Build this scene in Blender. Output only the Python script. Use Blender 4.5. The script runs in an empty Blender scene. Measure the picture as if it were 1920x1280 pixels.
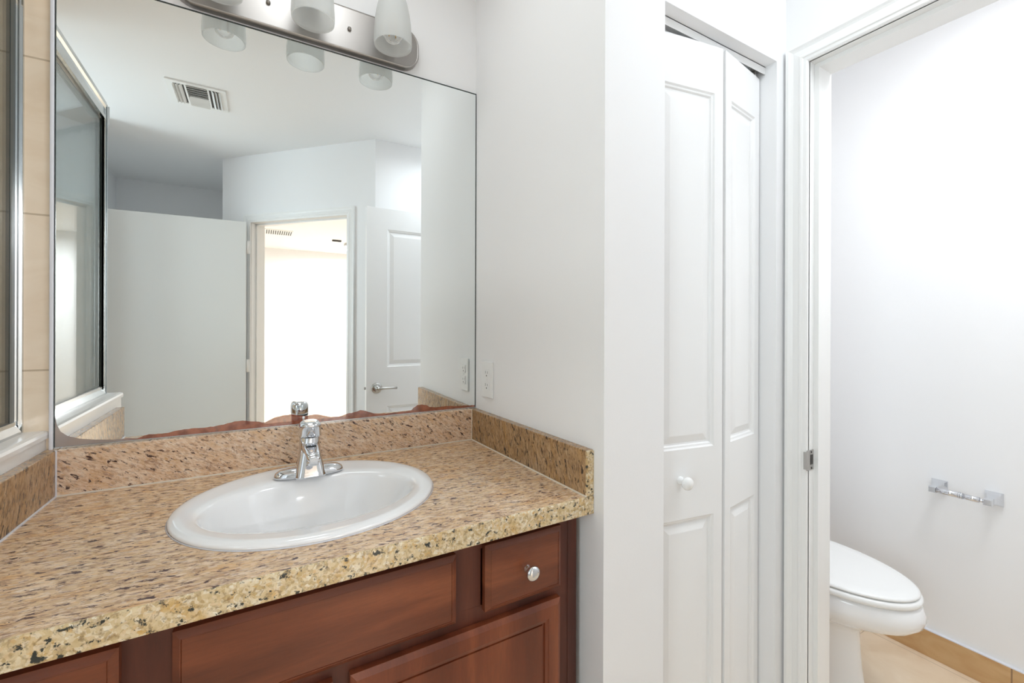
import bpy, bmesh, math, random
from mathutils import Vector, Matrix
from math import sin, cos, pi, radians

S = bpy.context.scene
C = S.collection
H = 0.915            # worktop height above the floor; all z below are measured from the worktop, lifted by H at the end

# ------------------------------------------------------------------ camera
yaw, roll = 0.5242, 0.0032
fw = Vector((sin(yaw), cos(yaw), 0)); rt = Vector((cos(yaw), -sin(yaw), 0)); up = Vector((0, 0, 1))
r2 = cos(roll)*rt + sin(roll)*up; u2 = -sin(roll)*rt + cos(roll)*up
cd = bpy.data.cameras.new('camera'); cam = bpy.data.objects.new('camera', cd); C.objects.link(cam)
m = Matrix.Identity(4)
for i in range(3):
    m[i][0] = r2[i]; m[i][1] = u2[i]; m[i][2] = -fw[i]
m[0][3], m[1][3], m[2][3] = -0.6275, -1.3311, 0.3694 + H
cam.matrix_world = m
cd.sensor_width = 36; cd.lens = 36*821.78/1920; cd.shift_y = -26.9/1920; cd.clip_start = 0.01
S.camera = cam
S.cycles.max_bounces = 14; S.cycles.diffuse_bounces = 8; S.cycles.glossy_bounces = 8; S.cycles.transparent_max_bounces = 16

# ------------------------------------------------------------------ world, exposure
w = bpy.data.worlds.new('World'); S.world = w; w.use_nodes = True
w.node_tree.nodes['Background'].inputs[0].default_value = (0.8, 0.88, 1, 1)
w.node_tree.nodes['Background'].inputs[1].default_value = 0.6
S.view_settings.view_transform = 'Standard'; S.view_settings.look = 'None'
S.view_settings.exposure = 0.05; S.view_settings.gamma = 1.0; S.view_settings.use_curve_mapping = False

# ------------------------------------------------------------------ lamps (unseen fill added for brightness, except the toilet room's; fixtures built below)
ZC = 1.608
LAMPS = [  # name, x, y, z, size x, size y, power, colour
    ('bathroom_fill', 0.45, -1.20, ZC-0.085, 0.30, 0.30, 3.8, (0.86, 0.93, 1)),  # added fill, kept out of the mirror, lights the closet wall
    ('vanity_fill', -0.50, -0.46, ZC-0.085, 0.34, 0.34, 1.5, (0.83, 0.93, 1)),  # added fill above the vanity, out of view
    ('toilet_lamp', 1.12, -1.15, ZC-0.085, 0.46, 0.46, 7.6, (0.91, 0.96, 1)),
    ('bedroom_fill', 0.75, -5.6, ZC-0.085, 0.5, 0.5, 100.0, (0.93, 0.97, 1)),  # added unseen lamp that makes the room beyond the doorway glow white
    ('shower_fill', -1.75, -0.5, ZC-0.085, 0.25, 0.25, 6.0, (0.90, 0.95, 1)),  # added unseen lamp to lift the shower tile and glass
]
# fill light behind an added, unseen window in the left wall, beyond the shower
WY0, WY1, WZ0, WZ1 = -2.30, -1.30, 0.10, 1.40
ld = bpy.data.lights.new('left_fill', 'AREA'); ld.shape = 'RECTANGLE'; ld.size = WY1-WY0; ld.size_y = WZ1-WZ0
ld.energy = 31.0; ld.color = (0.83, 0.925, 1)
lo = bpy.data.objects.new('left_fill', ld); C.objects.link(lo); lo.location = (-2.72, (WY0+WY1)/2, (WZ0+WZ1)/2); lo.rotation_euler = (pi/2+radians(14), 0, -pi/2)
# weaker fill light behind an added window, hidden by the plain slab door
ld = bpy.data.lights.new('passage_fill', 'AREA'); ld.shape = 'RECTANGLE'; ld.size = 0.55; ld.size_y = 0.9
ld.energy = 4.0; ld.color = (0.95, 0.97, 1)
lo = bpy.data.objects.new('passage_fill', ld); C.objects.link(lo); lo.location = (-1.25, -3.68, 0.75); lo.rotation_euler = (pi/2, 0, 0)
for n, x, y, z, sx, sy, p, c in LAMPS:
    ld = bpy.data.lights.new(n, 'AREA'); ld.shape = 'DISK'; ld.size = sx
    ld.energy = p; ld.color = c
    lo = bpy.data.objects.new(n, ld); C.objects.link(lo); lo.location = (x, y, z)

# ------------------------------------------------------------------ colour and materials
def lin(c):
    return tuple((v/255/12.92 if v/255 <= 0.04045 else ((v/255+0.055)/1.055)**2.4) for v in c) + (1,)

def mat(name, col, rough=0.5, metal=0.0, spec=0.5, coat=0.0, bump=None, trans=None):
    M = bpy.data.materials.new(name); M.use_nodes = True; nt = M.node_tree; b = nt.nodes['Principled BSDF']
    b.inputs['Base Color'].default_value = lin(col); b.inputs['Roughness'].default_value = rough
    b.inputs['Metallic'].default_value = metal; b.inputs['Specular IOR Level'].default_value = spec
    b.inputs['Coat Weight'].default_value = coat; b.inputs['Coat Roughness'].default_value = 0.08
    if bump:
        tc = nt.nodes.new('ShaderNodeTexCoord'); n = nt.nodes.new('ShaderNodeTexNoise'); n.inputs['Scale'].default_value = bump[0]
        n.inputs['Detail'].default_value = 3
        bp = nt.nodes.new('ShaderNodeBump'); bp.inputs['Strength'].default_value = bump[1]; bp.inputs['Distance'].default_value = 0.002
        nt.links.new(tc.outputs['Object'], n.inputs['Vector']); nt.links.new(n.outputs['Fac'], bp.inputs['Height'])
        nt.links.new(bp.outputs['Normal'], b.inputs['Normal'])
    return M

def ramp(nt, stops, interp='LINEAR'):
    r = nt.nodes.new('ShaderNodeValToRGB'); r.color_ramp.interpolation = interp
    while len(r.color_ramp.elements) < len(stops): r.color_ramp.elements.new(0.5)
    for e, (p, c) in zip(r.color_ramp.elements, stops): e.position = p; e.color = c if len(c) == 4 else lin(c)
    return r

def mixc(nt, fac, a, b):
    mx = nt.nodes.new('ShaderNodeMix'); mx.data_type = 'RGBA'
    for s, v in ((mx.inputs[0], fac), (mx.inputs[6], a), (mx.inputs[7], b)):
        if isinstance(v, bpy.types.NodeSocket): nt.links.new(v, s)
        else: s.default_value = v
    return mx.outputs[2]

def granite(name, rot, stretch, base, speck, size=1.0, dark=0.5, pale=(236, 222, 205), grain=0.5, thr=0.575, ds=42, dist=0.8):
    """polished speckled stone: rot (euler) then stretch (scale per axis) of the veining"""
    M = bpy.data.materials.new(name); M.use_nodes = True; nt = M.node_tree; b = nt.nodes['Principled BSDF']
    tc = nt.nodes.new('ShaderNodeTexCoord')
    r = nt.nodes.new('ShaderNodeMapping'); r.inputs['Rotation'].default_value = rot
    s = nt.nodes.new('ShaderNodeMapping'); s.inputs['Scale'].default_value = tuple(v*size for v in stretch)
    nt.links.new(tc.outputs['Object'], r.inputs['Vector']); nt.links.new(r.outputs['Vector'], s.inputs['Vector'])
    v = s.outputs['Vector']
    def noise(scale, detail, rough=0.6, dist=0.0):
        n = nt.nodes.new('ShaderNodeTexNoise'); n.inputs['Scale'].default_value = scale; n.inputs['Detail'].default_value = detail
        n.inputs['Roughness'].default_value = rough; n.inputs['Distortion'].default_value = dist
        nt.links.new(v, n.inputs['Vector']); return n.outputs['Fac']
    ground = ramp(nt, [(0.30, base[0]), (0.45, base[1]), (0.58, base[2]), (0.72, pale)])
    nt.links.new(noise(34, 5, 0.65, 0.3), ground.inputs[0])
    vo = nt.nodes.new('ShaderNodeTexVoronoi'); vo.inputs['Scale'].default_value = 130; vo.inputs['Randomness'].default_value = 1.0
    wv = nt.nodes.new('ShaderNodeVectorMath'); wv.operation = 'ADD'; wn_ = nt.nodes.new('ShaderNodeTexNoise'); wn_.inputs['Scale'].default_value = 60; wn_.inputs['Detail'].default_value = 3
    ws = nt.nodes.new('ShaderNodeVectorMath'); ws.operation = 'SCALE'; ws.inputs['Scale'].default_value = 0.02
    nt.links.new(v, wn_.inputs['Vector']); nt.links.new(wn_.outputs['Color'], ws.inputs[0]); nt.links.new(v, wv.inputs[0]); nt.links.new(ws.outputs[0], wv.inputs[1]); nt.links.new(wv.outputs[0], vo.inputs['Vector'])
    sc = nt.nodes.new('ShaderNodeSeparateColor'); nt.links.new(vo.outputs['Color'], sc.inputs[0])
    gr = ramp(nt, [(0.0, base[0]), (0.25, base[1]), (0.6, base[2]), (0.85, pale), (1.0, base[3])]); nt.links.new(sc.outputs[0], gr.inputs[0])
    warm = ramp(nt, [(0.52, (0, 0, 0, 1)), (0.70, (1, 1, 1, 1))]); nt.links.new(noise(15, 3, 0.5), warm.inputs[0])
    wf = nt.nodes.new('ShaderNodeMath'); wf.operation = 'MULTIPLY'; wf.inputs[1].default_value = 0.45
    nt.links.new(warm.outputs[0], wf.inputs[0])
    c1 = mixc(nt, wf.outputs[0], mixc(nt, grain, ground.outputs[0], gr.outputs[0]), lin(base[3]))
    mid = ramp(nt, [(0.52, (0, 0, 0, 1)), (0.66, (1, 1, 1, 1))]); nt.links.new(noise(78, 4, 0.65, 0.4), mid.inputs[0])
    mf = nt.nodes.new('ShaderNodeMath'); mf.operation = 'MULTIPLY'; mf.inputs[1].default_value = dark
    nt.links.new(mid.outputs[0], mf.inputs[0])
    c2 = mixc(nt, mf.outputs[0], c1, lin(speck[0]))
    dk = ramp(nt, [(thr, (0, 0, 0, 1)), (thr+0.045, (1, 1, 1, 1))]); nt.links.new(noise(ds, 5, 0.68, dist), dk.inputs[0])
    c3 = mixc(nt, dk.outputs[0], c2, lin(speck[1]))
    nt.links.new(c3, b.inputs['Base Color'])
    b.inputs['Roughness'].default_value = 0.14; b.inputs['Specular IOR Level'].default_value = 0.5
    return M

def wood(name, c_dark, c_mid, c_light, grain='x', rough=0.36):
    M = bpy.data.materials.new(name); M.use_nodes = True; nt = M.node_tree; b = nt.nodes['Principled BSDF']
    tc = nt.nodes.new('ShaderNodeTexCoord'); mp = nt.nodes.new('ShaderNodeMapping')
    mp.inputs['Scale'].default_value = (1.5, 6, 14) if grain == 'x' else (14, 6, 1.5)
    nt.links.new(tc.outputs['Object'], mp.inputs['Vector'])
    n = nt.nodes.new('ShaderNodeTexNoise'); n.inputs['Scale'].default_value = 1.1; n.inputs['Detail'].default_value = 3; n.inputs['Distortion'].default_value = 0.5
    f = nt.nodes.new('ShaderNodeTexNoise'); f.inputs['Scale'].default_value = 18; f.inputs['Detail'].default_value = 5; f.inputs['Roughness'].default_value = 0.7
    nt.links.new(mp.outputs['Vector'], n.inputs['Vector']); nt.links.new(mp.outputs['Vector'], f.inputs['Vector'])
    r = ramp(nt, [(0.3, c_dark), (0.5, c_mid), (0.72, c_light)]); nt.links.new(n.outputs['Fac'], r.inputs[0])
    fr = ramp(nt, [(0.35, (0.72, 0.72, 0.72, 1)), (0.65, (1, 1, 1, 1))]); nt.links.new(f.outputs['Fac'], fr.inputs[0])
    mx = nt.nodes.new('ShaderNodeMix'); mx.data_type = 'RGBA'; mx.blend_type = 'MULTIPLY'; mx.inputs[0].default_value = 0.6
    nt.links.new(r.outputs[0], mx.inputs[6]); nt.links.new(fr.outputs[0], mx.inputs[7])
    nt.links.new(mx.outputs[2], b.inputs['Base Color'])
    b.inputs['Roughness'].default_value = rough; b.inputs['Specular IOR Level'].default_value = 0.5
    return M

def tile(name, col, vein, grout, w_, h_, off, rough=0.2, axes=(0, 2), gw=0.003):
    """square stone tiles with soft veins; grout lines in the plane given by axes"""
    M = bpy.data.materials.new(name); M.use_nodes = True; nt = M.node_tree; b = nt.nodes['Principled BSDF']
    tc = nt.nodes.new('ShaderNodeTexCoord'); sp = nt.nodes.new('ShaderNodeSeparateXYZ')
    nt.links.new(tc.outputs['Object'], sp.inputs[0])
    fac = None
    for ax, size, o in ((axes[0], w_, off[0]), (axes[1], h_, off[1])):
        a = nt.nodes.new('ShaderNodeMath'); a.operation = 'SUBTRACT'; a.inputs[1].default_value = o
        nt.links.new(sp.outputs[ax], a.inputs[0])
        pp = nt.nodes.new('ShaderNodeMath'); pp.operation = 'PINGPONG'; pp.inputs[1].default_value = size/2
        nt.links.new(a.outputs[0], pp.inputs[0])
        lt = nt.nodes.new('ShaderNodeMath'); lt.operation = 'LESS_THAN'; lt.inputs[1].default_value = gw/2
        nt.links.new(pp.outputs[0], lt.inputs[0])
        if fac is None: fac = lt.outputs[0]
        else:
            mx = nt.nodes.new('ShaderNodeMath'); mx.operation = 'MAXIMUM'; nt.links.new(fac, mx.inputs[0]); nt.links.new(lt.outputs[0], mx.inputs[1]); fac = mx.outputs[0]
    mp = nt.nodes.new('ShaderNodeMapping'); mp.inputs['Scale'].default_value = (2, 2, 5); nt.links.new(tc.outputs['Object'], mp.inputs[0])
    n = nt.nodes.new('ShaderNodeTexNoise'); n.inputs['Scale'].default_value = 3; n.inputs['Detail'].default_value = 6; n.inputs['Distortion'].default_value = 1
    nt.links.new(mp.outputs[0], n.inputs['Vector'])
    r = ramp(nt, [(0.35, vein), (0.6, col)]); nt.links.new(n.outputs['Fac'], r.inputs[0])
    nt.links.new(mixc(nt, fac, r.outputs[0], lin(grout)), b.inputs['Base Color'])
    b.inputs['Roughness'].default_value = rough
    bp = nt.nodes.new('ShaderNodeBump'); bp.invert = True; bp.inputs['Strength'].default_value = 0.5; bp.inputs['Distance'].default_value = 0.002
    nt.links.new(fac, bp.inputs['Height']); nt.links.new(bp.outputs['Normal'], b.inputs['Normal'])
    return M

def clear_glass(name, tint, refl=1.0, rough=0.0):
    M = bpy.data.materials.new(name); M.use_nodes = True; nt = M.node_tree
    nt.nodes.remove(nt.nodes['Principled BSDF']); out = nt.nodes['Material Output']
    t = nt.nodes.new('ShaderNodeBsdfTransparent'); t.inputs[0].default_value = lin(tint)
    g = nt.nodes.new('ShaderNodeBsdfGlossy'); g.inputs['Roughness'].default_value = rough
    f = nt.nodes.new('ShaderNodeFresnel'); f.inputs['IOR'].default_value = 1.5
    mu = nt.nodes.new('ShaderNodeMath'); mu.operation = 'MULTIPLY'; mu.inputs[1].default_value = refl
    mx = nt.nodes.new('ShaderNodeMixShader')
    nt.links.new(f.outputs[0], mu.inputs[0]); nt.links.new(mu.outputs[0], mx.inputs[0])
    nt.links.new(t.outputs[0], mx.inputs[1]); nt.links.new(g.outputs[0], mx.inputs[2]); nt.links.new(mx.outputs[0], out.inputs[0])
    return M

def frosted(name, col, trans):
    M = bpy.data.materials.new(name); M.use_nodes = True; nt = M.node_tree
    nt.nodes.remove(nt.nodes['Principled BSDF']); out = nt.nodes['Material Output']
    t = nt.nodes.new('ShaderNodeBsdfTransparent'); t.inputs[0].default_value = (0.95, 0.96, 0.95, 1)
    d = nt.nodes.new('ShaderNodeBsdfDiffuse'); d.inputs[0].default_value = lin(col)
    l = nt.nodes.new('ShaderNodeBsdfTranslucent'); l.inputs[0].default_value = lin(col)
    a = nt.nodes.new('ShaderNodeMixShader'); a.inputs[0].default_value = 0.5
    nt.links.new(d.outputs[0], a.inputs[1]); nt.links.new(l.outputs[0], a.inputs[2])
    x = nt.nodes.new('ShaderNodeMixShader'); x.inputs[0].default_value = trans
    nt.links.new(a.outputs[0], x.inputs[1]); nt.links.new(t.outputs[0], x.inputs[2]); nt.links.new(x.outputs[0], out.inputs[0])
    return M

def emit(name, col, strength):
    M = bpy.data.materials.new(name); M.use_nodes = True; b = M.node_tree.nodes['Principled BSDF']
    b.inputs['Base Color'].default_value = lin(col); b.inputs['Emission Color'].default_value = lin(col)
    b.inputs['Emission Strength'].default_value = strength
    return M

P = {
    'paint': mat('wall_paint', (240, 240, 241), 0.55, spec=0.3, bump=(220, 0.06)),
    'ceiling': mat('ceiling_paint', (240, 240, 240), 0.8, spec=0.2, bump=(90, 0.12)),
    'trim': mat('trim_gloss_paint', (240, 240, 239), 0.3, spec=0.5),
    'doorw': mat('door_gloss_paint', (240, 240, 240), 0.33, spec=0.5),
    'flatdoor': mat('plain_door_paint', (228, 229, 227), 0.3, spec=0.5, bump=(300, 0.04)),
    'dark': mat('shadow_gap', (70, 70, 70), 0.8),
    'mirror': mat('mirror_silver', (242, 246, 246), 0.0, metal=1.0),
    'edge': mat('mirror_edge', (66, 74, 74), 0.25, metal=0.6),
    'chrome': mat('chrome', (222, 224, 228), 0.06, metal=1.0),
    'satin': mat('satin_nickel', (186, 184, 181), 0.3, metal=1.0),
    'brushed': mat('brushed_nickel', (168, 164, 161), 0.38, metal=1.0),
    'frame': mat('bright_aluminium', (206, 210, 212), 0.14, metal=1.0),
    'gasket': mat('dark_gasket', (52, 62, 62), 0.3),
    'porcelain': mat('porcelain', (243, 243, 244), 0.08, spec=0.6, coat=0.3),
    'plastic': mat('white_plastic', (240, 240, 239), 0.25),
    'slot': mat('dark_slot', (60, 58, 56), 0.6),
    'grille': mat('vent_enamel', (236, 236, 234), 0.4),
    'caulk': mat('caulk', (228, 220, 206), 0.5),
    'wcaulk': mat('white_caulk', (228, 230, 238), 0.4),
    'cap': mat('white_stone_cap', (232, 229, 226), 0.22, bump=(30, 0.05)),
    'knob': mat('white_knob_paint', (244, 244, 243), 0.25),
    'glass': clear_glass('shower_glass', (250, 253, 252), 0.8),
    'bulb': None,
    'shade': frosted('frosted_shade', (240, 241, 241), 0.45),
    'filament': mat('bulb_filament', (206, 160, 70), 0.5),
    'diffuser': emit('lamp_diffuser', (255, 252, 246), 3.0),
    'curbtile': tile('shower_floor_tile', (206, 190, 165), (190, 170, 142), (170, 160, 145), 0.33, 0.33, (0, 0), 0.3, (0, 1)),
    'walltile': tile('shower_wall_tile', (246, 229, 206), (238, 218, 192), (206, 186, 160), 0.60, 0.336, (-1.42, 0.609), 0.16, (0, 2), 0.004),
    'sidetile': tile('shower_side_tile', (246, 229, 206), (238, 218, 192), (206, 186, 160), 0.60, 0.336, (-0.30, 0.609), 0.16, (1, 2), 0.004),
    'floortile': tile('floor_tile', (240, 222, 198), (230, 208, 180), (200, 182, 158), 0.46, 0.46, (1.16, -0.93), 0.3, (0, 1)),
    'basetile': tile('base_tile', (206, 170, 124), (194, 152, 104), (150, 120, 90), 0.46, 9.0, (-0.883, 3), 0.3, (1, 2), 0.004),
    'woodx': wood('cherry_wood', (90, 44, 26), (120, 63, 38), (148, 84, 52), 'x'),
    'woodz': wood('cherry_wood_upright', (100, 46, 24), (122, 60, 34), (144, 78, 46), 'z'),
    'woodd': wood('cherry_wood_frame', (66, 28, 16), (88, 40, 24), (108, 54, 34), 'z', 0.46),
}
def bulb_mat():
    M = bpy.data.materials.new('bulb_glass'); M.use_nodes = True; nt = M.node_tree
    nt.nodes.remove(nt.nodes['Principled BSDF']); out = nt.nodes['Material Output']
    t = nt.nodes.new('ShaderNodeBsdfTransparent'); d = nt.nodes.new('ShaderNodeBsdfDiffuse'); d.inputs[0].default_value = (0.93, 0.93, 0.93, 1)
    l = nt.nodes.new('ShaderNodeLayerWeight'); l.inputs[0].default_value = 0.35
    x = nt.nodes.new('ShaderNodeMixShader'); nt.links.new(l.outputs['Facing'], x.inputs[0])
    nt.links.new(t.outputs[0], x.inputs[1]); nt.links.new(d.outputs[0], x.inputs[2]); nt.links.new(x.outputs[0], out.inputs[0])
    return M
P['bulb'] = bulb_mat()
def desilver():
    M = mat('tarnished_backing', (150, 84, 62), 0.02, spec=0.8, coat=1.0); nt = M.node_tree; b = nt.nodes['Principled BSDF']
    b.inputs['Coat Roughness'].default_value = 0.0; b.inputs['Coat IOR'].default_value = 1.9
    tc = nt.nodes.new('ShaderNodeTexCoord'); n = nt.nodes.new('ShaderNodeTexNoise'); n.inputs['Scale'].default_value = 45; n.inputs['Detail'].default_value = 5
    nt.links.new(tc.outputs['Object'], n.inputs['Vector'])
    r = ramp(nt, [(0.35, (126, 62, 44)), (0.6, (164, 92, 66)), (0.75, (120, 78, 66))]); nt.links.new(n.outputs['Fac'], r.inputs[0])
    # the left corner has gone grey instead of red
    sp = nt.nodes.new('ShaderNodeSeparateXYZ'); nt.links.new(tc.outputs['Object'], sp.inputs[0])
    mr = nt.nodes.new('ShaderNodeMapRange'); mr.inputs[1].default_value = -0.395; mr.inputs[2].default_value = -0.355
    nt.links.new(sp.outputs[0], mr.inputs[0])
    nt.links.new(mixc(nt, mr.outputs[0], lin((150, 136, 130)), r.outputs[0]), b.inputs['Base Color'])
    return M
P['worn'] = desilver()
P['gtop'] = granite('granite_top', (0, 0, radians(8)), (0.50, 1.40, 1.0), [(166, 132, 104), (212, 178, 142), (236, 206, 168), (222, 166, 98)], [(132, 98, 90), (88, 66, 66)], 1.6, 0.8, (240, 224, 208), 0.45, 0.562, 60, 0.5)
P['gback'] = granite('granite_backsplash', (0, radians(-32), 0), (0.65, 1.0, 1.7), [(184, 146, 116), (216, 182, 150), (230, 206, 180), (218, 172, 118)], [(140, 104, 88), (70, 50, 48)], 1.7, 0.65, (240, 226, 210), 0.45, 0.575, 46, 0.5)
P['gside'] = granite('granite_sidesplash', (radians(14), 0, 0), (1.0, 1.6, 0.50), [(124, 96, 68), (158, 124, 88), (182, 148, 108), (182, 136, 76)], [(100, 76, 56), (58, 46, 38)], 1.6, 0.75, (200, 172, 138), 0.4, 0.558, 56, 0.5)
P['gedge'] = granite('granite_front_edge', (0, 0, 0), (1, 1, 1), [(178, 148, 102), (208, 184, 140), (226, 208, 172), (208, 160, 82)], [(138, 112, 78), (60, 62, 58)], 1.6, 0.7, (240, 234, 218), 0.6, 0.57, 46, 0.25)

# ------------------------------------------------------------------ mesh helpers
def B(): return bmesh.new()

def face(bm, vs, mi=0, smooth=False):
    try:
        f = bm.faces.new(vs); f.material_index = mi; f.smooth = smooth; return f
    except ValueError: return None

def box(bm, lo, hi, bev=0.0, mi=0, seg=2):
    b2 = bmesh.new()
    bmesh.ops.create_cube(b2, size=1.0)
    for v in b2.verts: v.co = Vector([lo[i] + (v.co[i]+0.5)*(hi[i]-lo[i]) for i in range(3)])
    if bev > 0: bmesh.ops.bevel(b2, geom=list(b2.edges), offset=bev, segments=seg, affect='EDGES', profile=0.5)
    merge(bm, b2, mi)

def merge(bm, b2, mi=0, M=None, smooth=False):
    mp = {}
    for v in b2.verts: mp[v] = bm.verts.new(M @ v.co if M else v.co)
    for f in b2.faces:
        g = face(bm, [mp[v] for v in f.verts], mi if mi else f.material_index, f.smooth or smooth)
    b2.free()

def prism(bm, poly, z0, z1, mi=0):
    a = [bm.verts.new((x, y, z0)) for x, y in poly]; b = [bm.verts.new((x, y, z1)) for x, y in poly]
    face(bm, a[::-1], mi); face(bm, b, mi)
    for i in range(len(poly)): face(bm, (a[i], a[(i+1) % len(poly)], b[(i+1) % len(poly)], b[i]), mi)

def loft(bm, rings, cap0=True, cap1=True, mi=0, smooth=True, closed=True):
    vr = [[bm.verts.new(p) for p in r] for r in rings]; n = len(rings[0])
    for a, b in zip(vr, vr[1:]):
        for i in range(n if closed else n-1):
            j = (i+1) % n; face(bm, (a[i], a[j], b[j], b[i]), mi, smooth)
    if cap0: face(bm, vr[0][::-1], mi)
    if cap1: face(bm, vr[-1], mi)
    return vr

def lathe(bm, prof, M=None, seg=40, mi=0, cap0=False, cap1=False, sx=1, sy=1):
    """prof: (radius, height) pairs about local z"""
    M = M or Matrix.Identity(4); rings = []
    for r, z in prof:
        r = max(r, 1e-5)
        rings.append([M @ Vector((r*sx*cos(2*pi*i/seg), r*sy*sin(2*pi*i/seg), z)) for i in range(seg)])
    return loft(bm, rings, cap0, cap1, mi)

def tube(bm, pts, rad, seg=14, mi=0):
    rings = []; pts = [Vector(p) for p in pts]
    for k, p in enumerate(pts):
        d = (pts[min(k+1, len(pts)-1)] - pts[max(k-1, 0)]).normalized()
        a = Vector((0, 0, 1)) if abs(d.z) < 0.9 else Vector((1, 0, 0))
        u = d.cross(a).normalized(); v = d.cross(u)
        r = rad[k] if isinstance(rad, (list, tuple)) else rad
        rings.append([p + r*(cos(2*pi*i/seg)*u + sin(2*pi*i/seg)*v) for i in range(seg)])
    loft(bm, rings, mi=mi)

def obj(name, bm, mats, parent=None, kind=None, label=None):
    bmesh.ops.recalc_face_normals(bm, faces=list(bm.faces))
    off = Vector((0, 0, 0)); q = parent
    while q: off += q.location; q = q.parent
    if off.length > 0:
        for v in bm.verts: v.co -= off
    me = bpy.data.meshes.new(name); bm.to_mesh(me); bm.free()
    for mm in (mats if isinstance(mats, (list, tuple)) else [mats]): me.materials.append(P[mm] if isinstance(mm, str) else mm)
    o = bpy.data.objects.new(name, me); C.objects.link(o)
    if parent: o.parent = parent
    if kind: o['kind'] = kind
    if label: o['label'] = label
    return o

def thing(name, label, cat, loc, group=None):
    o = bpy.data.objects.new(name, None); C.objects.link(o); o.location = loc; o.empty_display_size = 0.05
    o['label'] = label; o['category'] = cat
    if group: o['group'] = group
    return o

def tag(o, label, cat, group=None):
    o['label'] = label; o['category'] = cat
    if group: o['group'] = group
    return o

def wall(bm, p0, p1, z0, z1, th, holes=()):
    """wall standing on the line p0-p1, thickness th to the left of that direction; holes (s0,s1,z0,z1)"""
    p0 = Vector(p0); p1 = Vector(p1); d = (p1-p0); L = d.length; d.normalize(); n = Vector((-d.y, d.x))*th
    def seg(s0, s1, a, b):
        if s1-s0 < 1e-4 or b-a < 1e-4: return
        q = [p0+d*s0, p0+d*s1, p0+d*s1+n, p0+d*s0+n]; prism(bm, [(v.x, v.y) for v in q], a, b)
    s = 0
    for (a, b, c, e) in sorted(holes):
        seg(s, a, z0, z1); seg(a, b, z0, c); seg(a, b, e, z1); s = b
    seg(s, L, z0, z1)

AR, AL, XL = 0.0208, 0.0143, -1.0265
def SW(s, off): return (sin(AR)*s - off*cos(AR), -s*cos(AR) - off*sin(AR))      # along the side wall, off = out of it
def LW(s, off): return (XL - sin(AL)*s + off, -s)                                # along the knee wall
ZF = -H

# ================================================================== setting
YC, XD, XW = -0.618, 0.712, 1.655
bm = B(); box(bm, (-3.2, -6.9, ZF-0.1), (3.2, 0.3, ZF)); obj('floor', bm, 'floortile', kind='structure')
bm = B(); box(bm, (-3.2, -6.9, ZC), (3.2, 0.3, ZC+0.1)); obj('ceiling', bm, 'ceiling', kind='structure')
bm = B(); box(bm, (-1.0135, 0, ZF), (1.80, 0.12, ZC)); obj('wall_vanity', bm, 'paint', kind='structure')
bm = B(); box(bm, (-2.55, 0, ZF), (-1.0135, 0.12, ZC)); obj('wall_shower', bm, 'walltile', kind='structure')
bm = B(); e = SW(0.618, 0); prism(bm, [(0, 0), (e[0], YC), (e[0]+0.105, YC), (0.105, 0)], ZF, ZC)
obj('wall_side', bm, 'paint', kind='structure')
OL, OR, OT = 0.198, 0.664, 1.138
bm = B(); box(bm, (e[0]+0.105, YC, ZF), (OL, YC+0.10, ZC)); box(bm, (OR, YC, ZF), (XD, YC+0.10, ZC)); box(bm, (OL, YC, OT), (OR, YC+0.10, ZC))
obj('wall_closet', bm, 'paint', kind='structure')
# wall with the toilet room doorway (x = XD), opening in y
DY0, DY1, DT, XB = -0.683, -1.445, 1.117, XD+0.115
bm = B()
box(bm, (XD, DY0+0.012, ZF), (XB, 0, ZC)); box(bm, (XD, -1.75, ZF), (XB, DY1-0.012, ZC)); box(bm, (XD, DY1-0.012, DT+0.012), (XB, DY0+0.012, ZC))
obj('wall_doorway', bm, 'paint', kind='structure')
bm = B(); box(bm, (XW, -1.75, ZF), (XW+0.12, 0, ZC)); obj('wall_toilet', bm, 'paint', kind='structure')
RC = (0.037, -1.635)      # corner where the rear wall meets the diagonal one
bm = B(); box(bm, (RC[0], RC[1]-0.115, ZF), (XW, RC[1], ZC)); obj('wall_rear', bm, 'paint', kind='structure')
DG1 = (-0.861, -2.562)
D0, D1 = 0.212, 1.022     # doorway along the diagonal wall
bm = B(); wall(bm, RC, DG1, ZF, ZC, 0.115, [(D0-0.012, D1+0.012, ZF, DT+0.012)])
obj('wall_diagonal', bm, 'paint', kind='structure')
bm = B(); box(bm, (-0.861, -3.62, ZF), (-0.861+0.115, -2.562, ZC)); obj('wall_passage', bm, 'paint', kind='structure')
bm = B(); box(bm, (-1.75, -3.62, ZF), (-1.53, -3.50, ZC)); box(bm, (-0.97, -3.62, ZF), (-0.861, -3.50, ZC)); box(bm, (-1.53, -3.62, ZF), (-0.97, -3.50, 0.30)); box(bm, (-1.53, -3.62, 1.20), (-0.97, -3.50, ZC)); obj('wall_far', bm, 'paint', kind='structure')
wn = bpy.data.objects.new('added_window_2', None); C.objects.link(wn); wn.location = (-1.25, -3.58, 0.30); wn['kind'] = 'structure'  # added window, hidden from view, to lighten the passage
bm = B()
for a, b, c, d in ((-1.53, -1.49, 0.30, 1.20), (-1.01, -0.97, 0.30, 1.20), (-1.49, -1.01, 0.30, 0.34), (-1.49, -1.01, 1.16, 1.20)): box(bm, (a, -3.60, c), (b, -3.56, d), 0.003)
obj('added_window_frame', bm, 'trim', wn)
bm = B(); box(bm, (-1.49, -3.583, 0.34), (-1.01, -3.578, 1.16)); obj('added_window_pane', bm, 'glass', wn)
bm = B(); box(bm, (-1.75, -3.62, ZF), (-1.66, -2.50, ZC)); box(bm, (-2.55, -2.60, ZF), (-1.70, -2.45, ZC)); prism(bm, [(-1.418, -2.140), (-1.70, -2.451), (-1.70, -2.55), (-1.66, -2.55), (-1.452, -2.27)], ZF, ZC); obj('wall_corner', bm, 'paint', kind='structure')
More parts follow.
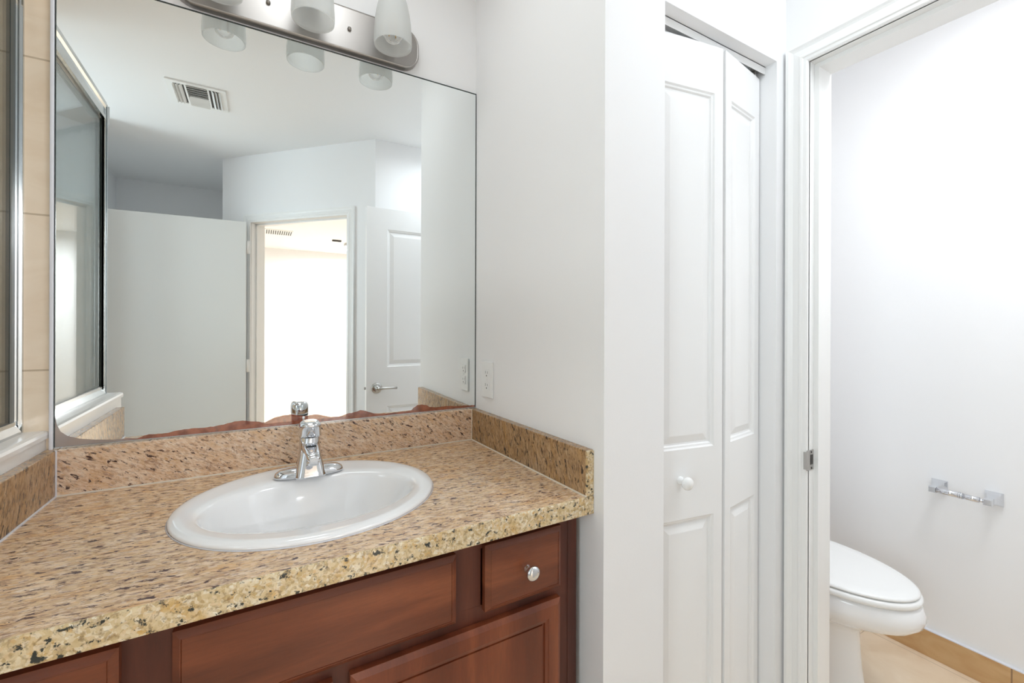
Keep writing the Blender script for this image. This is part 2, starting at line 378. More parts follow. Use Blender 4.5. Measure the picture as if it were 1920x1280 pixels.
bm = B(); wall(bm, (-2.55, 0.12), (-2.55, -2.57), ZF, ZC, -0.12, [(0.12-WY1, 0.12-WY0, WZ0, WZ1)]); obj('wall_left', bm, 'paint', kind='structure')
wn = bpy.data.objects.new('added_window_1', None); C.objects.link(wn); wn.location = (-2.61, (WY0+WY1)/2, WZ0); wn['kind'] = 'structure'  # added window out of view, to lighten the whole bathroom
bm = B()
for a, b, c, d in ((WY0, WY0+0.045, WZ0, WZ1), (WY1-0.045, WY1, WZ0, WZ1), (WY0+0.045, WY1-0.045, WZ0, WZ0+0.045), (WY0+0.045, WY1-0.045, WZ1-0.045, WZ1), (WY0+0.045, WY1-0.045, 0.73, 0.765)): box(bm, (-2.63, a, c), (-2.59, b, d), 0.003)
obj('added_window_frame', bm, 'trim', wn)
bm = B(); box(bm, (-2.613, WY0+0.045, WZ0+0.045), (-2.608, WY1-0.045, 0.73)); box(bm, (-2.613, WY0+0.045, 0.765), (-2.608, WY1-0.045, WZ1-0.045)); obj('added_window_pane', bm, 'glass', wn)
bm = B(); box(bm, (-2.4, -6.72, ZF), (3.0, -6.6, ZC)); obj('wall_bedroom_end', bm, 'paint', kind='structure')
bm = B(); box(bm, (3.0, -6.72, ZF), (3.12, -1.6, ZC)); obj('wall_bedroom_right', bm, 'paint', kind='structure')
bm = B(); box(bm, (-2.5, -6.72, ZF), (-2.4, -3.5, ZC)); obj('wall_bedroom_left', bm, 'paint', kind='structure')
bm = B(); box(bm, (-2.4, -3.82, ZF), (-1.60, -3.72, ZC)); box(bm, (-0.90, -3.82, ZF), (-0.75, -3.62, ZC)); box(bm, (-1.60, -3.82, ZF), (-0.90, -3.76, ZC)); box(bm, (XW, -1.75, ZF), (3.0, -1.635, ZC)); obj('wall_bedroom_front', bm, 'paint', kind='structure')

# base tile along the toilet room wall
bm = B(); box(bm, (XW-0.010, -1.62, ZF), (XW, -0.002, ZF+0.102), 0.0015); obj('baseboard_toilet', bm, 'basetile', kind='structure')
bm = B(); box(bm, (XW-0.011, -1.62, ZF+0.102), (XW, -0.002, ZF+0.106)); obj('trim_1', bm, 'wcaulk', kind='structure')

# ---- door casing: profile swept round an opening with mitred corners
PROF = [(0.0, 0.0), (0.0, 0.010), (0.004, 0.0125), (0.012, 0.0130), (0.015, 0.0155), (0.020, 0.0155), (0.024, 0.0130), (0.040, 0.0115), (0.046, 0.0135), (0.052, 0.0165), (0.060, 0.0165), (0.060, 0.0)]
def casing(bm, T, s0, s1, top, wd=0.060, prof=PROF):
    """T(s, out, z) -> world. profile u runs from the inner edge outward"""
    path = [(s0, ZF, -1, 0), (s0, top, -1, 1), (s1, top, 1, 1), (s1, ZF, 1, 0)]
    rings = [[T(s+a*u*wd/0.060, d, z+b*u*wd/0.060) for u, d in prof] for s, z, a, b in path]
    loft(bm, rings, smooth=False)
def Tdoor(s, o, z): return Vector((XD-o, DY0-s, z))
bm = B(); casing(bm, Tdoor, -0.0, DY0-DY1, DT, 0.0575)
tr2 = obj('trim_2', bm, 'trim', kind='structure')
# jamb with rabbet and stop
bm = B()
for (y0, y1, sgn) in ((DY0, DY0+0.012, -1), (DY1-0.012, DY1, 1)):
    box(bm, (XD-0.004, y0, ZF), (XB+0.004, y1, DT))
box(bm, (XD-0.004, DY1-0.012, DT), (XB+0.004, DY0+0.012, DT+0.012))
box(bm, (0.737, DY0-0.012, ZF), (0.795, DY0, DT)); box(bm, (0.737, DY1, ZF), (0.795, DY1+0.012, DT)); box(bm, (0.737, DY1+0.012, DT-0.012), (0.795, DY0-0.012, DT))
tr3 = obj('trim_3', bm, 'trim', kind='structure')
bm = B()
box(bm, (0.698, DY0-0.0022, -0.030), (0.7335, DY0, 0.027), 0.001)
box(bm, (0.6945, DY0-0.0022, -0.026), (0.699, DY0+0.006, 0.023), 0.001)
sp_ = obj('strike_plate', bm, 'satin', tr3, label='satin metal strike plate')
bm = B(); box(bm, (0.716, DY0-0.0030, -0.014), (0.728, DY0-0.0021, 0.013)); obj('latch_hole', bm, 'slot', sp_)
bm = B()
for z in (0.021, -0.024): lathe(bm, [(0.0, 0.0012), (0.0028, 0.0008), (0.0032, 0)], Matrix.Translation((0.722, DY0-0.0022, z)) @ Matrix.Rotation(pi/2, 4, 'X'), 12, cap1=True)
obj('screw', bm, 'slot', sp_)
# diagonal doorway casing and jamb
dgd = (Vector(DG1)-Vector(RC)).normalized(); dgn = Vector((-dgd.y, dgd.x))   # dgn points away from the bathroom (wall side)
if dgn.y > 0: dgn = -dgn
def Tdiag(s, o, z): q = Vector(RC) + dgd*s - dgn*o; return Vector((q.x, q.y, z))
bm = B(); casing(bm, Tdiag, D0, D1, DT, 0.0575); obj('trim_4', bm, 'trim', kind='structure')
def dbox(bm, s0, s1, o0, o1, z0, z1): 
    q = [Tdiag(s0, o0, 0), Tdiag(s1, o0, 0), Tdiag(s1, o1, 0), Tdiag(s0, o1, 0)]; prism(bm, [(v.x, v.y) for v in q], z0, z1)
bm = B(); dbox(bm, D0-0.012, D0, -0.118, 0.004, ZF, DT); dbox(bm, D1, D1+0.012, -0.118, 0.004, ZF, DT); dbox(bm, D0, D1, -0.118, 0.004, DT, DT+0.012)
dbox(bm, D0, D0+0.012, -0.07, -0.037, ZF, DT); dbox(bm, D1-0.012, D1, -0.07, -0.037, ZF, DT); dbox(bm, D0, D1, -0.07, -0.037, DT-0.012, DT)
obj('trim_5', bm, 'trim', kind='structure')

# ================================================================== panelled fronts
def grid_front(bm, T, wd, ht, panels, prof, th, edge=0.0):
    """slab from u 0..wd, v 0..ht, front at d = 0, back at d = -th, panels = list of (u0,u1,v0,v1) in one column each; prof: nested (inset, depth)"""
    us = sorted({0, wd} | {p[0] for p in panels} | {p[1] for p in panels})
    vs = sorted({0, ht} | {p[2] for p in panels} | {p[3] for p in panels})
    V = {}
    def v(u, w_, d=0.0):
        k = (round(u, 5), round(w_, 5), round(d, 5))
        if k not in V: V[k] = bm.verts.new(T(u, w_, d))
        return V[k]
    def uc(u): return min(max(u, edge), wd-edge)
    def vc(u): return min(max(u, edge), ht-edge)
    for i in range(len(us)-1):
        for j in range(len(vs)-1):
            u0, u1, w0, w1 = us[i], us[i+1], vs[j], vs[j+1]
            hit = [p for p in panels if p[0] <= u0+1e-6 and p[1] >= u1-1e-6 and p[2] <= w0+1e-6 and p[3] >= w1-1e-6]
            if not hit: face(bm, (v(uc(u0), vc(w0)), v(uc(u1), vc(w0)), v(uc(u1), vc(w1)), v(uc(u0), vc(w1))))
    for (u0, u1, w0, w1) in panels:
        prev = [v(u0, w0), v(u1, w0), v(u1, w1), v(u0, w1)]
        for ins, d in prof:
            cur = [v(u0+ins, w0+ins, d), v(u1-ins, w0+ins, d), v(u1-ins, w1-ins, d), v(u0+ins, w1-ins, d)]
            for k in range(4): face(bm, (prev[k], prev[(k+1) % 4], cur[(k+1) % 4], cur[k]))
            prev = cur
        face(bm, prev)
    # chamfered rim and back
    def ringpts(e, d):
        L = [(uc(u) if e else u, (0 if not e else edge)) for u in us] + [((wd-edge) if e else wd, vc(w_) if e else w_) for w_ in vs[1:]] \
          + [(uc(u) if e else u, (ht-edge) if e else ht) for u in us[::-1][1:]] + [(edge if e else 0, vc(w_) if e else w_) for w_ in vs[::-1][1:-1]]
        return [v(a, b, d) for a, b in L]
    fr = ringpts(edge > 0, 0.0); r1 = ringpts(False, -edge*0.7 - 1e-4); r2_ = ringpts(False, -th)
    n = len(fr)
    for a, b in ((fr, r1), (r1, r2_)):
        for k in range(n): face(bm, (a[k], a[(k+1) % n], b[(k+1) % n], b[k]))
    face(bm, r2_[::-1])

RAISED = [(0.004, -0.0035), (0.010, -0.0045), (0.013, -0.0085), (0.018, -0.0090), (0.040, -0.0030), (0.042, -0.0028)]
SLIM = [(0.004, -0.0035), (0.008, -0.0045), (0.011, -0.0085), (0.015, -0.0090), (0.034, -0.0030), (0.036, -0.0028)]

# ---- bifold closet door
LA, HG, HG2, LB = Vector((0.203, -0.568)), Vector((0.4385, -0.6045)), Vector((0.4495, -0.6045)), Vector((0.6605, -0.570))
ztop = 1.110
def leaf_T(a, b, flip=False):
    d = (b-a).normalized(); n = Vector((d.y, -d.x))
    if n.y > 0: n = -n
    return lambda u, w_, q: Vector((a.x+d.x*u+n.x*q, a.y+d.y*u+n.y*q, ZF+0.02+w_))
ht = ztop-(ZF+0.02); zz = lambda z: z-(ZF+0.02)
d3 = bpy.data.objects.new('door_1', None); C.objects.link(d3); d3.location = (0.43, -0.58, ZF); d3['kind'] = 'structure'
L1 = (HG-LA).length; bm = B()
grid_front(bm, leaf_T(LA, HG), L1, ht, [(0.030, L1-0.030, zz(-0.76), zz(-0.118)), (0.030, L1-0.030, zz(0.060), zz(0.985))], SLIM, 0.034, 0.0015)
leaf1 = obj('door_leaf', bm, 'doorw', d3)
L2 = (LB-HG2).length-0.0015
T2 = leaf_T(HG2, LB); bm = B()
grid_front(bm, lambda u, w_, q: T2(u+0.0015, w_, q), L2, ht, [(0.030, L2-0.030, zz(-0.76), zz(-0.118)), (0.030, L2-0.030, zz(0.060), zz(0.985))], SLIM, 0.034, 0.0015)
obj('door_leaf', bm, 'doorw', d3)
# knob on the first leaf
kd = (HG-LA).normalized(); kn = Vector((kd.y, -kd.x)); kn = kn if kn.y < 0 else -kn
kp = LA+kd*0.098
zc_k = -0.018
zax = Vector((kn.x, kn.y, 0)); xax = Vector((kd.x, kd.y, 0)); yax = zax.cross(xax)
MK = Matrix(((xax.x, yax.x, zax.x, kp.x), (xax.y, yax.y, zax.y, kp.y), (xax.z, yax.z, zax.z, zc_k), (0, 0, 0, 1)))
bm = B(); lathe(bm, [(0.0105, 0), (0.0100, 0.004), (0.0070, 0.008), (0.0068, 0.012), (0.010, 0.016), (0.0150, 0.0205), (0.0165, 0.025), (0.0155, 0.029), (0.0115, 0.0325), (0.005, 0.0345), (0.0001, 0.035)], MK, 32)
obj('knob', bm, 'knob', leaf1, label='round white knob')
# top track and pivot
bm = B(); box(bm, (OL, -0.585, OT-0.022), (OR, -0.5835, OT)); box(bm, (OL, -0.552, OT-0.022), (OR, -0.5505, OT)); box(bm, (OL, -0.585, OT-0.002), (OR, -0.5505, OT))
obj('track', bm, 'doorw', d3)
bm = B(); tube(bm, [(0.640, -0.568, ztop-0.006), (0.640, -0.568, OT-0.003)], 0.004); box(bm, (0.628, -0.575, OT-0.012), (0.656, -0.561, OT-0.004), 0.001)
obj('pivot', bm, 'satin', d3)
bm = B(); tube(bm, [(0.225, -0.568, ztop-0.006), (0.225, -0.568, OT-0.003)], 0.004)
obj('pivot', bm, 'satin', d3)

# ---- toilet room door, opened into the bathroom
def lever(parent, x, y, z, sx, sy):
    MR = Matrix.Translation((x, y, z)) @ Matrix.Rotation(-pi/2*sy, 4, 'X')
    bm = B(); lathe(bm, [(0.0325, 0), (0.0325, 0.004), (0.029, 0.009), (0.018, 0.012), (0.0115, 0.013), (0.0110, 0.040), (0.0125, 0.044), (0.012, 0.052), (0.0001, 0.054)], MR, 36)
    pts = [(x, y+sy*0.046, z), (x+sx*0.02, y+sy*0.050, z+0.001), (x+sx*0.05, y+sy*0.052, z+0.002), (x+sx*0.085, y+sy*0.051, z+0.001), (x+sx*0.112, y+sy*0.046, z-0.001)]
    tube(bm, pts, [0.0105, 0.0085, 0.007, 0.0068, 0.0075])
    return obj('door_handle', bm, 'satin', parent, label='satin nickel lever handle')
DX0, DX1, DYP = -0.059, 0.700, -1.432
d1 = bpy.data.objects.new('door_2', None); C.objects.link(d1); d1.location = (0.70, -1.45, ZF); d1['kind'] = 'structure'
TD = lambda u, w_, q: Vector((DX0+u, DYP+q, ZF+0.012+w_))
W1 = DX1-DX0; hd = 1.105-(ZF+0.012); bm = B()
zz2 = lambda z: z-(ZF+0.012)
grid_front(bm, TD, W1, hd, [(0.125, W1-0.125, zz2(-0.78), zz2(-0.125)), (0.125, W1-0.125, zz2(0.120), zz2(0.975))], RAISED, 0.035, 0.001)
slab = obj('door_leaf', bm, 'doorw', d1)
lever(slab, DX0+0.062, DYP, -0.008, 1, 1)
bm = B(); box(bm, (DX0-0.010, DYP-0.024, -0.016), (DX0, DYP-0.012, 0.000), 0.001); obj('latch', bm, 'satin', slab)
bm = B()
for z in (0.90, 0.10, -0.72):
    tube(bm, [(DX1+0.006, DYP-0.004, z-0.045), (DX1+0.006, DYP-0.004, z+0.045)], 0.0065); 
hh = obj('hinge', bm, 'satin', d1)

# ---- plain slab door of the diagonal doorway, folded back
SA = Vector((-0.706, -2.292)); ang = radians(183.0); sd = Vector((cos(ang), sin(ang))); sn = Vector((sd.y, -sd.x)); sn = sn if sn.y > 0 else -sn
d2 = bpy.data.objects.new('door_3', None); C.objects.link(d2); d2.location = (SA.x, SA.y, ZF); d2['kind'] = 'structure'
TS = lambda u, w_, q: Vector((SA.x+sd.x*u+sn.x*q, SA.y+sd.y*u+sn.y*q, ZF+0.012+w_))
bm = B(); grid_front(bm, TS, 0.752, hd, [], [], 0.035, 0.001); obj('door_leaf', bm, 'flatdoor', d2)
for z in (0.93, 0.09, -0.74):
    bm = B(); tube(bm, [TS(-0.008, z-ZF-0.012-0.045, -0.020), TS(-0.008, z-ZF-0.012+0.045, -0.020)], 0.007)
    prism(bm, [tuple(TS(-0.022, 0, -0.022)[:2]), tuple(TS(0.0, 0, -0.022)[:2]), tuple(TS(0.0, 0, -0.019)[:2]), tuple(TS(-0.022, 0, -0.019)[:2])], z-0.045, z+0.045)
    obj('hinge', bm, 'plastic', d2)

# ================================================================== knee wall, cap and shower
KE = 0.655
bm = B(); a0, a1 = LW(0, 0), LW(KE, 0); prism(bm, [a0, a1, (a1[0]-0.115, a1[1]), (a0[0]-0.115, a0[1])], ZF, 0.124); obj('wall_knee', bm, 'cap', kind='structure')
bm = B()
prof = [(-0.004, 0.1235), (0.0045, 0.1255), (0.0050, 0.134), (0.0030, 0.1395), (-0.004, 0.1415), (-0.119, 0.1415), (-0.119, 0.1235)]
loft(bm, [[Vector((*LW(s, o), z)) for o, z in prof] for s in (0.0, KE+0.004)], smooth=False)
obj('trim_6', bm, 'cap', kind='structure')
# white edge strip between mirror and shower tile
bm = B(); box(bm, (-1.0205, -0.009, 0.098), (-1.0137, 0, ZC-0.001), 0.002); obj('trim_7', bm, 'wcaulk', kind='structure')

XF = -1.0645
def FW(s, off): return (XF - sin(AL)*s + off, -s)
def fbar(bm, s0, s1, o0, o1, z0, z1, mi=0):
    q = [FW(s0, o0), FW(s1, o0), FW(s1, o1), FW(s0, o1)]; prism(bm, q, z0, z1, mi)
sh = thing('shower_enclosure', 'silver framed glass shower enclosure standing on the low wall left of the vanity', 'shower enclosure', (XF-0.01, -0.33, 0.1415))
PE = 0.640       # end post
ZT0, ZT1 = 1.055, 1.112
bm = B(); fbar(bm, 0.0, 0.014, -0.016, 0.0, 0.1415, ZT1); fbar(bm, 0.0, 0.006, -0.012, 0.003, 0.1415, ZT1); fbar(bm, 0.012, 0.018, -0.016, -0.004, 0.1415, ZT1)
obj('wall_post', bm, 'frame', sh)
bm = B(); fbar(bm, PE-0.022, PE, -0.0115, 0.0, 0.1415, ZT1); fbar(bm, PE-0.022, PE-0.016, -0.0115, 0.003, 0.1415, ZT1); fbar(bm, PE-0.006, PE, -0.0115, 0.004, 0.1415, ZT1)
obj('end_post', bm, 'frame', sh)
bm = B()
prof = [(0.006, 0.1415), (0.006, 0.147), (-0.002, 0.160), (-0.002, 0.168), (-0.024, 0.168), (-0.024, 0.160), (-0.032, 0.147), (-0.032, 0.1415)]
loft(bm, [[Vector((*FW(s, o), z)) for o, z in prof] for s in (0.018, PE-0.022)], smooth=False)
obj('bottom_rail', bm, 'frame', sh)
bm = B()
prof = [(0.004, ZT0), (0.004, ZT0+0.012), (0.000, ZT0+0.016), (0.000, ZT0+0.040), (0.006, ZT0+0.044), (0.006, ZT1), (-0.032, ZT1), (-0.032, ZT0)]
loft(bm, [[Vector((*FW(s, o), z)) for o, z in prof] for s in (0.018, PE-0.022)], smooth=False)
obj('top_rail', bm, 'frame', sh)
bm = B(); fbar(bm, 0.018, PE-0.022, -0.0105, -0.0055, 0.160, ZT0+0.006); obj('glass_pane', bm, 'glass', sh)
bm = B(); fbar(bm, 0.018, 0.036, -0.0112, -0.0048, 0.168, ZT0); fbar(bm, PE-0.025, PE-0.022, -0.0110, -0.0050, 0.168, ZT0)
fbar(bm, 0.036, PE-0.027, -0.0110, -0.0050, 0.168, 0.1695); fbar(bm, 0.036, PE-0.027, -0.0110, -0.0050, ZT0-0.002, ZT0); obj('gasket', bm, 'gasket', sh)
# angled door on the far side of the corner
A0 = Vector(FW(PE+0.002, -0.006)); dd = Vector((-0.67, -0.742)).normalized(); nn = Vector((-dd.y, dd.x))
def ND(s, o): q = A0+dd*s+nn*o; return (q.x, q.y)
def nbar(bm, s0, s1, o0, o1, z0, z1): prism(bm, [ND(s0, o0), ND(s1, o0), ND(s1, o1), ND(s0, o1)], z0, z1)
DL = 0.62
bm = B(); nbar(bm, 0, DL, -0.016, 0.016, 1.050, ZT1); obj('door_header', bm, 'frame', sh)
bm = B(); nbar(bm, 0.002, 0.010, -0.004, 0.004, ZF+0.13, 1.050); nbar(bm, DL-0.034, DL-0.012, -0.012, 0.012, ZF+0.13, 1.050); nbar(bm, 0.010, DL-0.034, -0.012, 0.012, ZF+0.13, ZF+0.16); obj('door_frame', bm, 'frame', sh)
bm = B(); nbar(bm, 0.010, DL-0.034, -0.003, 0.003, ZF+0.16, 1.050); obj('door_glass', bm, 'glass', sh)
bm = B(); nbar(bm, -0.01, DL+0.03, -0.05, 0.05, ZF, ZF+0.13); obj('trim_8', bm, 'cap', kind='structure')
e2 = Vector(ND(DL, 0))
bm = B(); box(bm, (-2.55, e2.y-0.06, ZF), (e2.x, e2.y+0.05, ZC)); obj('wall_shower_end', bm, 'paint', kind='structure')
bm = B(); box(bm, (-2.55, e2.y+0.05, ZF), (-2.54, 0, ZC)); obj('wall_shower_left', bm, 'sidetile', kind='structure')

# ================================================================== mirror
EDGE = [(-1.0127, 0.205), (-1.0121, 0.1888), (-1.0113, 0.1712), (-1.0087, 0.1534), (-1.0027, 0.1375), (-0.9916, 0.1267), (-0.9725, 0.1184), (-0.9458, 0.1127), (-0.9137, 0.1085), (-0.8902, 0.1095), (-0.8729, 0.1061), (-0.8612, 0.111), (-0.8513, 0.1136), (-0.8212, 0.1126), (-0.7903, 0.1167), (-0.7691, 0.1183), (-0.7255, 0.1174), (-0.703, 0.1203), (-0.6801, 0.1261), (-0.6626, 0.1263), (-0.6448, 0.1224), (-0.612, 0.1162), (-0.5897, 0.1266), (-0.5707, 0.1305), (-0.5515, 0.1315), (-0.5319, 0.1267), (-0.5119, 0.1233), (-0.4917, 0.1257), (-0.4711, 0.1207), (-0.4501, 0.1142), (-0.4288, 0.1136), (-0.4072, 0.1191), (-0.3881, 0.1219), (-0.3702, 0.1265), (-0.3551, 0.1227), (-0.3321, 0.1135), (-0.3088, 0.1105), (-0.2769, 0.1099), (-0.2443, 0.1109), (-0.2193, 0.111), (-0.2126, 0.1187), (-0.199, 0.1266), (-0.1853, 0.1271), (-0.1697, 0.1241), (-0.1609, 0.1174), (-0.1414, 0.114), (-0.1054, 0.1151), (-0.0777, 0.1119), (-0.0304, 0.1104), (-0.0012, 0.1091)]
random.seed(4)
fine = []
for (x0, z0), (x1, z1) in zip(EDGE, EDGE[1:]):
    k = max(1, int((x1-x0)/0.006))
    for i in range(k):
        t = i/k; x = x0+(x1-x0)*t; z = z0+(z1-z0)*t
        if i and x > -0.86: z += random.uniform(-0.0009, 0.0009)
        fine.append((x, z))
fine.append(EDGE[-1])
ML, MR_, MB, MT = -1.0127, -0.0012, 0.103, 1.1437
mr = thing('mirror', 'large frameless wall mirror with rusty worn lower edge above the granite worktop', 'mirror', ((ML+MR_)/2, -0.003, MB))
bm = B()
yb, yg = -0.0005, -0.0045
vs = [bm.verts.new((x, yg, z)) for x, z in fine]; vt = [bm.verts.new((x, yg, MT)) for x, z in fine]
for i in range(len(fine)-1): face(bm, (vs[i], vs[i+1], vt[i+1], vt[i]), 0)
bk = [bm.verts.new(p) for p in ((ML, yb, MB), (MR_, yb, MB), (MR_, yb, MT), (ML, yb, MT))]
vb = [bm.verts.new((fine[0][0], yg, MB)), bm.verts.new((fine[-1][0], yg, MB))]
face(bm, bk, 1); face(bm, (vt[0], bk[3], bk[2], vt[-1]) , 1)
face(bm, (vb[1], vs[-1], vt[-1], bk[2], bk[1]), 1); face(bm, (vb[0], bk[0], bk[3], vt[0], vs[0]), 1); face(bm, (vb[0], vb[1], bk[1], bk[0]), 1)
obj('mirror_glass', bm, ['mirror', 'edge'], mr)
bm = B()
a = [bm.verts.new((x, yg, MB)) for x, z in fine]; b = [bm.verts.new((x, yg, z)) for x, z in fine]
a2 = [bm.verts.new((x, yg+0.001, MB)) for x, z in fine]; b2 = [bm.verts.new((x, yg+0.001, z)) for x, z in fine]
for i in range(len(fine)-1):
    face(bm, (a[i], a[i+1], b[i+1], b[i])); face(bm, (a2[i+1], a2[i], b2[i], b2[i+1])); face(bm, (b[i], b[i+1], b2[i+1], b2[i])); face(bm, (a[i+1], a[i], a2[i], a2[i+1]))
obj('worn_edge', bm, 'worn', mr, label='reddish brown band where the silvering has flaked off')
bm = B(); box(bm, (ML, yg-0.0015, MT-0.0005), (MR_, 0, MT+0.0018)); box(bm, (MR_-0.0016, yg-0.0012, MB), (MR_, 0, MT)); box(bm, (ML, yg-0.0012, MB), (ML+0.0012, 0, MT)); obj('dark_rim', bm, 'edge', mr)
bm = B(); box(bm, (ML, yg-0.003, MB-0.0028), (MR_, 0, MB+0.0012), 0.0006); obj('bottom_channel', bm, 'frame', mr)

# ================================================================== worktop, splashes
YF, TH = -0.588, 0.040
ct = thing('countertop', 'speckled tan granite worktop with pale rough-grained front edge around the sink', 'countertop', (-0.5, -0.3, -TH))
# top with oval hole for the basin
SX, SY, SA_, SB_ = -0.520, -0.290, 0.255, 0.230
hn = 72
hole = [(SX+(SA_-0.018)*cos(2*pi*i/hn), SY+(SB_-0.018)*sin(2*pi*i/hn)) for i in range(hn)]
XR = SW(-YF, 0)[0]-0.001; XLF = LW(-YF, 0)[0]+0.001
corner = [(XR, YF+0.004), (-0.002, -0.001), (XL+0.001, -0.001), (XLF, YF+0.004)]
def on_outline(p):
    cx, cy = SX, SY; dx, dy = p[0]-cx, p[1]-cy; best = None
    for i in range(4):
        (x0, y0), (x1, y1) = corner[i], corner[(i+1) % 4]; ex, ey = x1-x0, y1-y0
        den = dx*ey-dy*ex
        if abs(den) < 1e-9: continue
        t = ((x0-cx)*ey-(y0-cy)*ex)/den; s = ((x0-cx)*dy-(y0-cy)*dx)/den
        if t > 0 and -1e-6 <= s <= 1+1e-6 and (best is None or t < best): best = t
    return (cx+dx*best, cy+dy*best)
angs = sorted([math.atan2(h[1]-SY, h[0]-SX) for h in hole] + [math.atan2(c[1]-SY, c[0]-SX) for c in corner])
inner = [(SX+(SA_-0.018)*cos(t)/1.0, SY+(SB_-0.018)*sin(t)) for t in angs]
def ray_ell(t):
    r = 1/math.sqrt((cos(t)/(SA_-0.018))**2+(sin(t)/(SB_-0.018))**2); return (SX+r*cos(t), SY+r*sin(t))
inner = [ray_ell(t) for t in angs]; outer = [on_outline(p) for p in inner]
bm = B(); n = len(angs)
for z, fl in ((0.0, 1), (-TH, 0)):
    vi = [bm.verts.new((x, y, z)) for x, y in inner]; vo = [bm.verts.new((x, y, z)) for x, y in outer]
    for i in range(n):
        j = (i+1) % n; face(bm, (vi[i], vi[j], vo[j], vo[i]))
    if fl: top_i, top_o = vi, vo
    else: bot_i, bot_o = vi, vo
for i in range(n):
    j = (i+1) % n; face(bm, (top_i[i], top_i[j], bot_i[j], bot_i[i])); face(bm, (top_o[i], top_o[j], bot_o[j], bot_o[i]))
obj('slab', bm, 'gtop', ct)
bm = B()
prof = [(YF+0.004, 0.0), (YF+0.0015, -0.0008), (YF+0.0004, -0.0025), (YF, -0.005), (YF, -TH+0.003), (YF+0.0008, -TH+0.0008), (YF+0.003, -TH), (YF+0.004, -TH)]
loft(bm, [[Vector((x, y, z)) for y, z in prof] for x in (XLF, XR)], smooth=False)
obj('front_edge', bm, 'gedge', ct, label='cream front edge with dark green-black flecks')

t_ = 0.0215
bs = thing('backsplash', 'long granite backsplash strip with dark diagonal flecks under the mirror', 'backsplash', (-0.5, -0.01, 0.001), 'granite splash strips')
c0 = SW(t_, t_)[0]; c1 = XL+t_
bm = B(); box(bm, (c1+0.001, -t_, 0.0012), (c0-0.001, -0.0005, 0.1002), 0.0012); obj('stone_strip', bm, 'gback', bs)
bm = B(); box(bm, (c1, -t_-0.0022, 0.0), (c0, -t_+0.001, 0.0030)); obj('caulk_line', bm, 'caulk', bs)
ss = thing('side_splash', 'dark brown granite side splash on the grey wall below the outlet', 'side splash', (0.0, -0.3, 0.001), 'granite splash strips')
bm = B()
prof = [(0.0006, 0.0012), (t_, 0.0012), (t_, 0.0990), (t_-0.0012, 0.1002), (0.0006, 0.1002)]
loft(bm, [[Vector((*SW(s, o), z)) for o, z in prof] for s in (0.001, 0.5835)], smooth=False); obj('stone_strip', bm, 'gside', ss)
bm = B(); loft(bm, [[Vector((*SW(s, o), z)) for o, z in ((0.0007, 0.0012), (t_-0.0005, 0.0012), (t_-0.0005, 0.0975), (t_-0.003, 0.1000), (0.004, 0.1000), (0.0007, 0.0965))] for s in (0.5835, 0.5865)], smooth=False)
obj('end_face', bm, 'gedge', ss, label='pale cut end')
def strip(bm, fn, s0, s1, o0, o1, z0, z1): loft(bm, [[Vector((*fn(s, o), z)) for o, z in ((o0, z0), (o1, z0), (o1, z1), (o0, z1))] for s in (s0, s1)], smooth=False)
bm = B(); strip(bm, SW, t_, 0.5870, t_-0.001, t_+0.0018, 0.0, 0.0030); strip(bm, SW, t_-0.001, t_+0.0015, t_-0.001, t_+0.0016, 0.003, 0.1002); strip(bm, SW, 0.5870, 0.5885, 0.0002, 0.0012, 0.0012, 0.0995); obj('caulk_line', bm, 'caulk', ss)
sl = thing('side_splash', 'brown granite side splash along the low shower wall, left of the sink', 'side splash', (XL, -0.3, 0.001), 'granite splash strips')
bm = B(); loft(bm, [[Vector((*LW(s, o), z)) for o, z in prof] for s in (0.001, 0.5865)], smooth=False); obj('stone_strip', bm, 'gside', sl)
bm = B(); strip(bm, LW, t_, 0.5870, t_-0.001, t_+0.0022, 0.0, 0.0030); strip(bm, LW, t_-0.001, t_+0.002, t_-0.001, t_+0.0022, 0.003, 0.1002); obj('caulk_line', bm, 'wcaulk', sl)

# ================================================================== basin
sk = thing('sink', 'oval white drop-in porcelain sink set in the granite worktop', 'sink', (SX, SY, 0.0))
bm = B(); seg = 96
def oval(cy, a, b, z, cx=SX): return [Vector((cx+a*cos(2*pi*i/seg), cy+b*sin(2*pi*i/seg), z)) for i in range(seg)]
rings = [oval(SY, SA_-0.020, SB_-0.020, 0.0005), oval(SY, SA_-0.001, SB_-0.001, 0.0004), oval(SY, SA_, SB_, 0.0025), oval(SY, SA_-0.001, SB_-0.001, 0.0058), oval(SY, SA_-0.0035, SB_-0.0035, 0.0075), oval(SY, SA_-0.010, SB_-0.010, 0.0098),
         oval(SY-0.001, SA_-0.017, SB_-0.018, 0.0105), oval(SY-0.004, SA_-0.026, SB_-0.028, 0.0096), oval(SY-0.012, 0.218, 0.172, 0.0074), oval(SY-0.020, 0.212, 0.148, 0.0060), oval(SY-0.021, 0.207, 0.142, 0.0030),
         oval(SY-0.022, 0.202, 0.137, -0.006), oval(SY-0.022, 0.190, 0.128, -0.035), oval(SY-0.022, 0.170, 0.114, -0.075), oval(SY-0.022, 0.140, 0.094, -0.108), oval(SY-0.020, 0.095, 0.065, -0.128), oval(SY-0.018, 0.045, 0.034, -0.136), oval(SY-0.018, 0.022, 0.022, -0.137)]
loft(bm, rings, cap0=False, cap1=True)
obj('basin', bm, 'porcelain', sk)
bm = B(); lathe(bm, [(0.0225, -0.1368), (0.022, -0.1345), (0.017, -0.134), (0.016, -0.1355), (0.0001, -0.1345)], Matrix.Translation((SX, SY-0.018, 0)), 32); obj('drain', bm, 'chrome', sk)
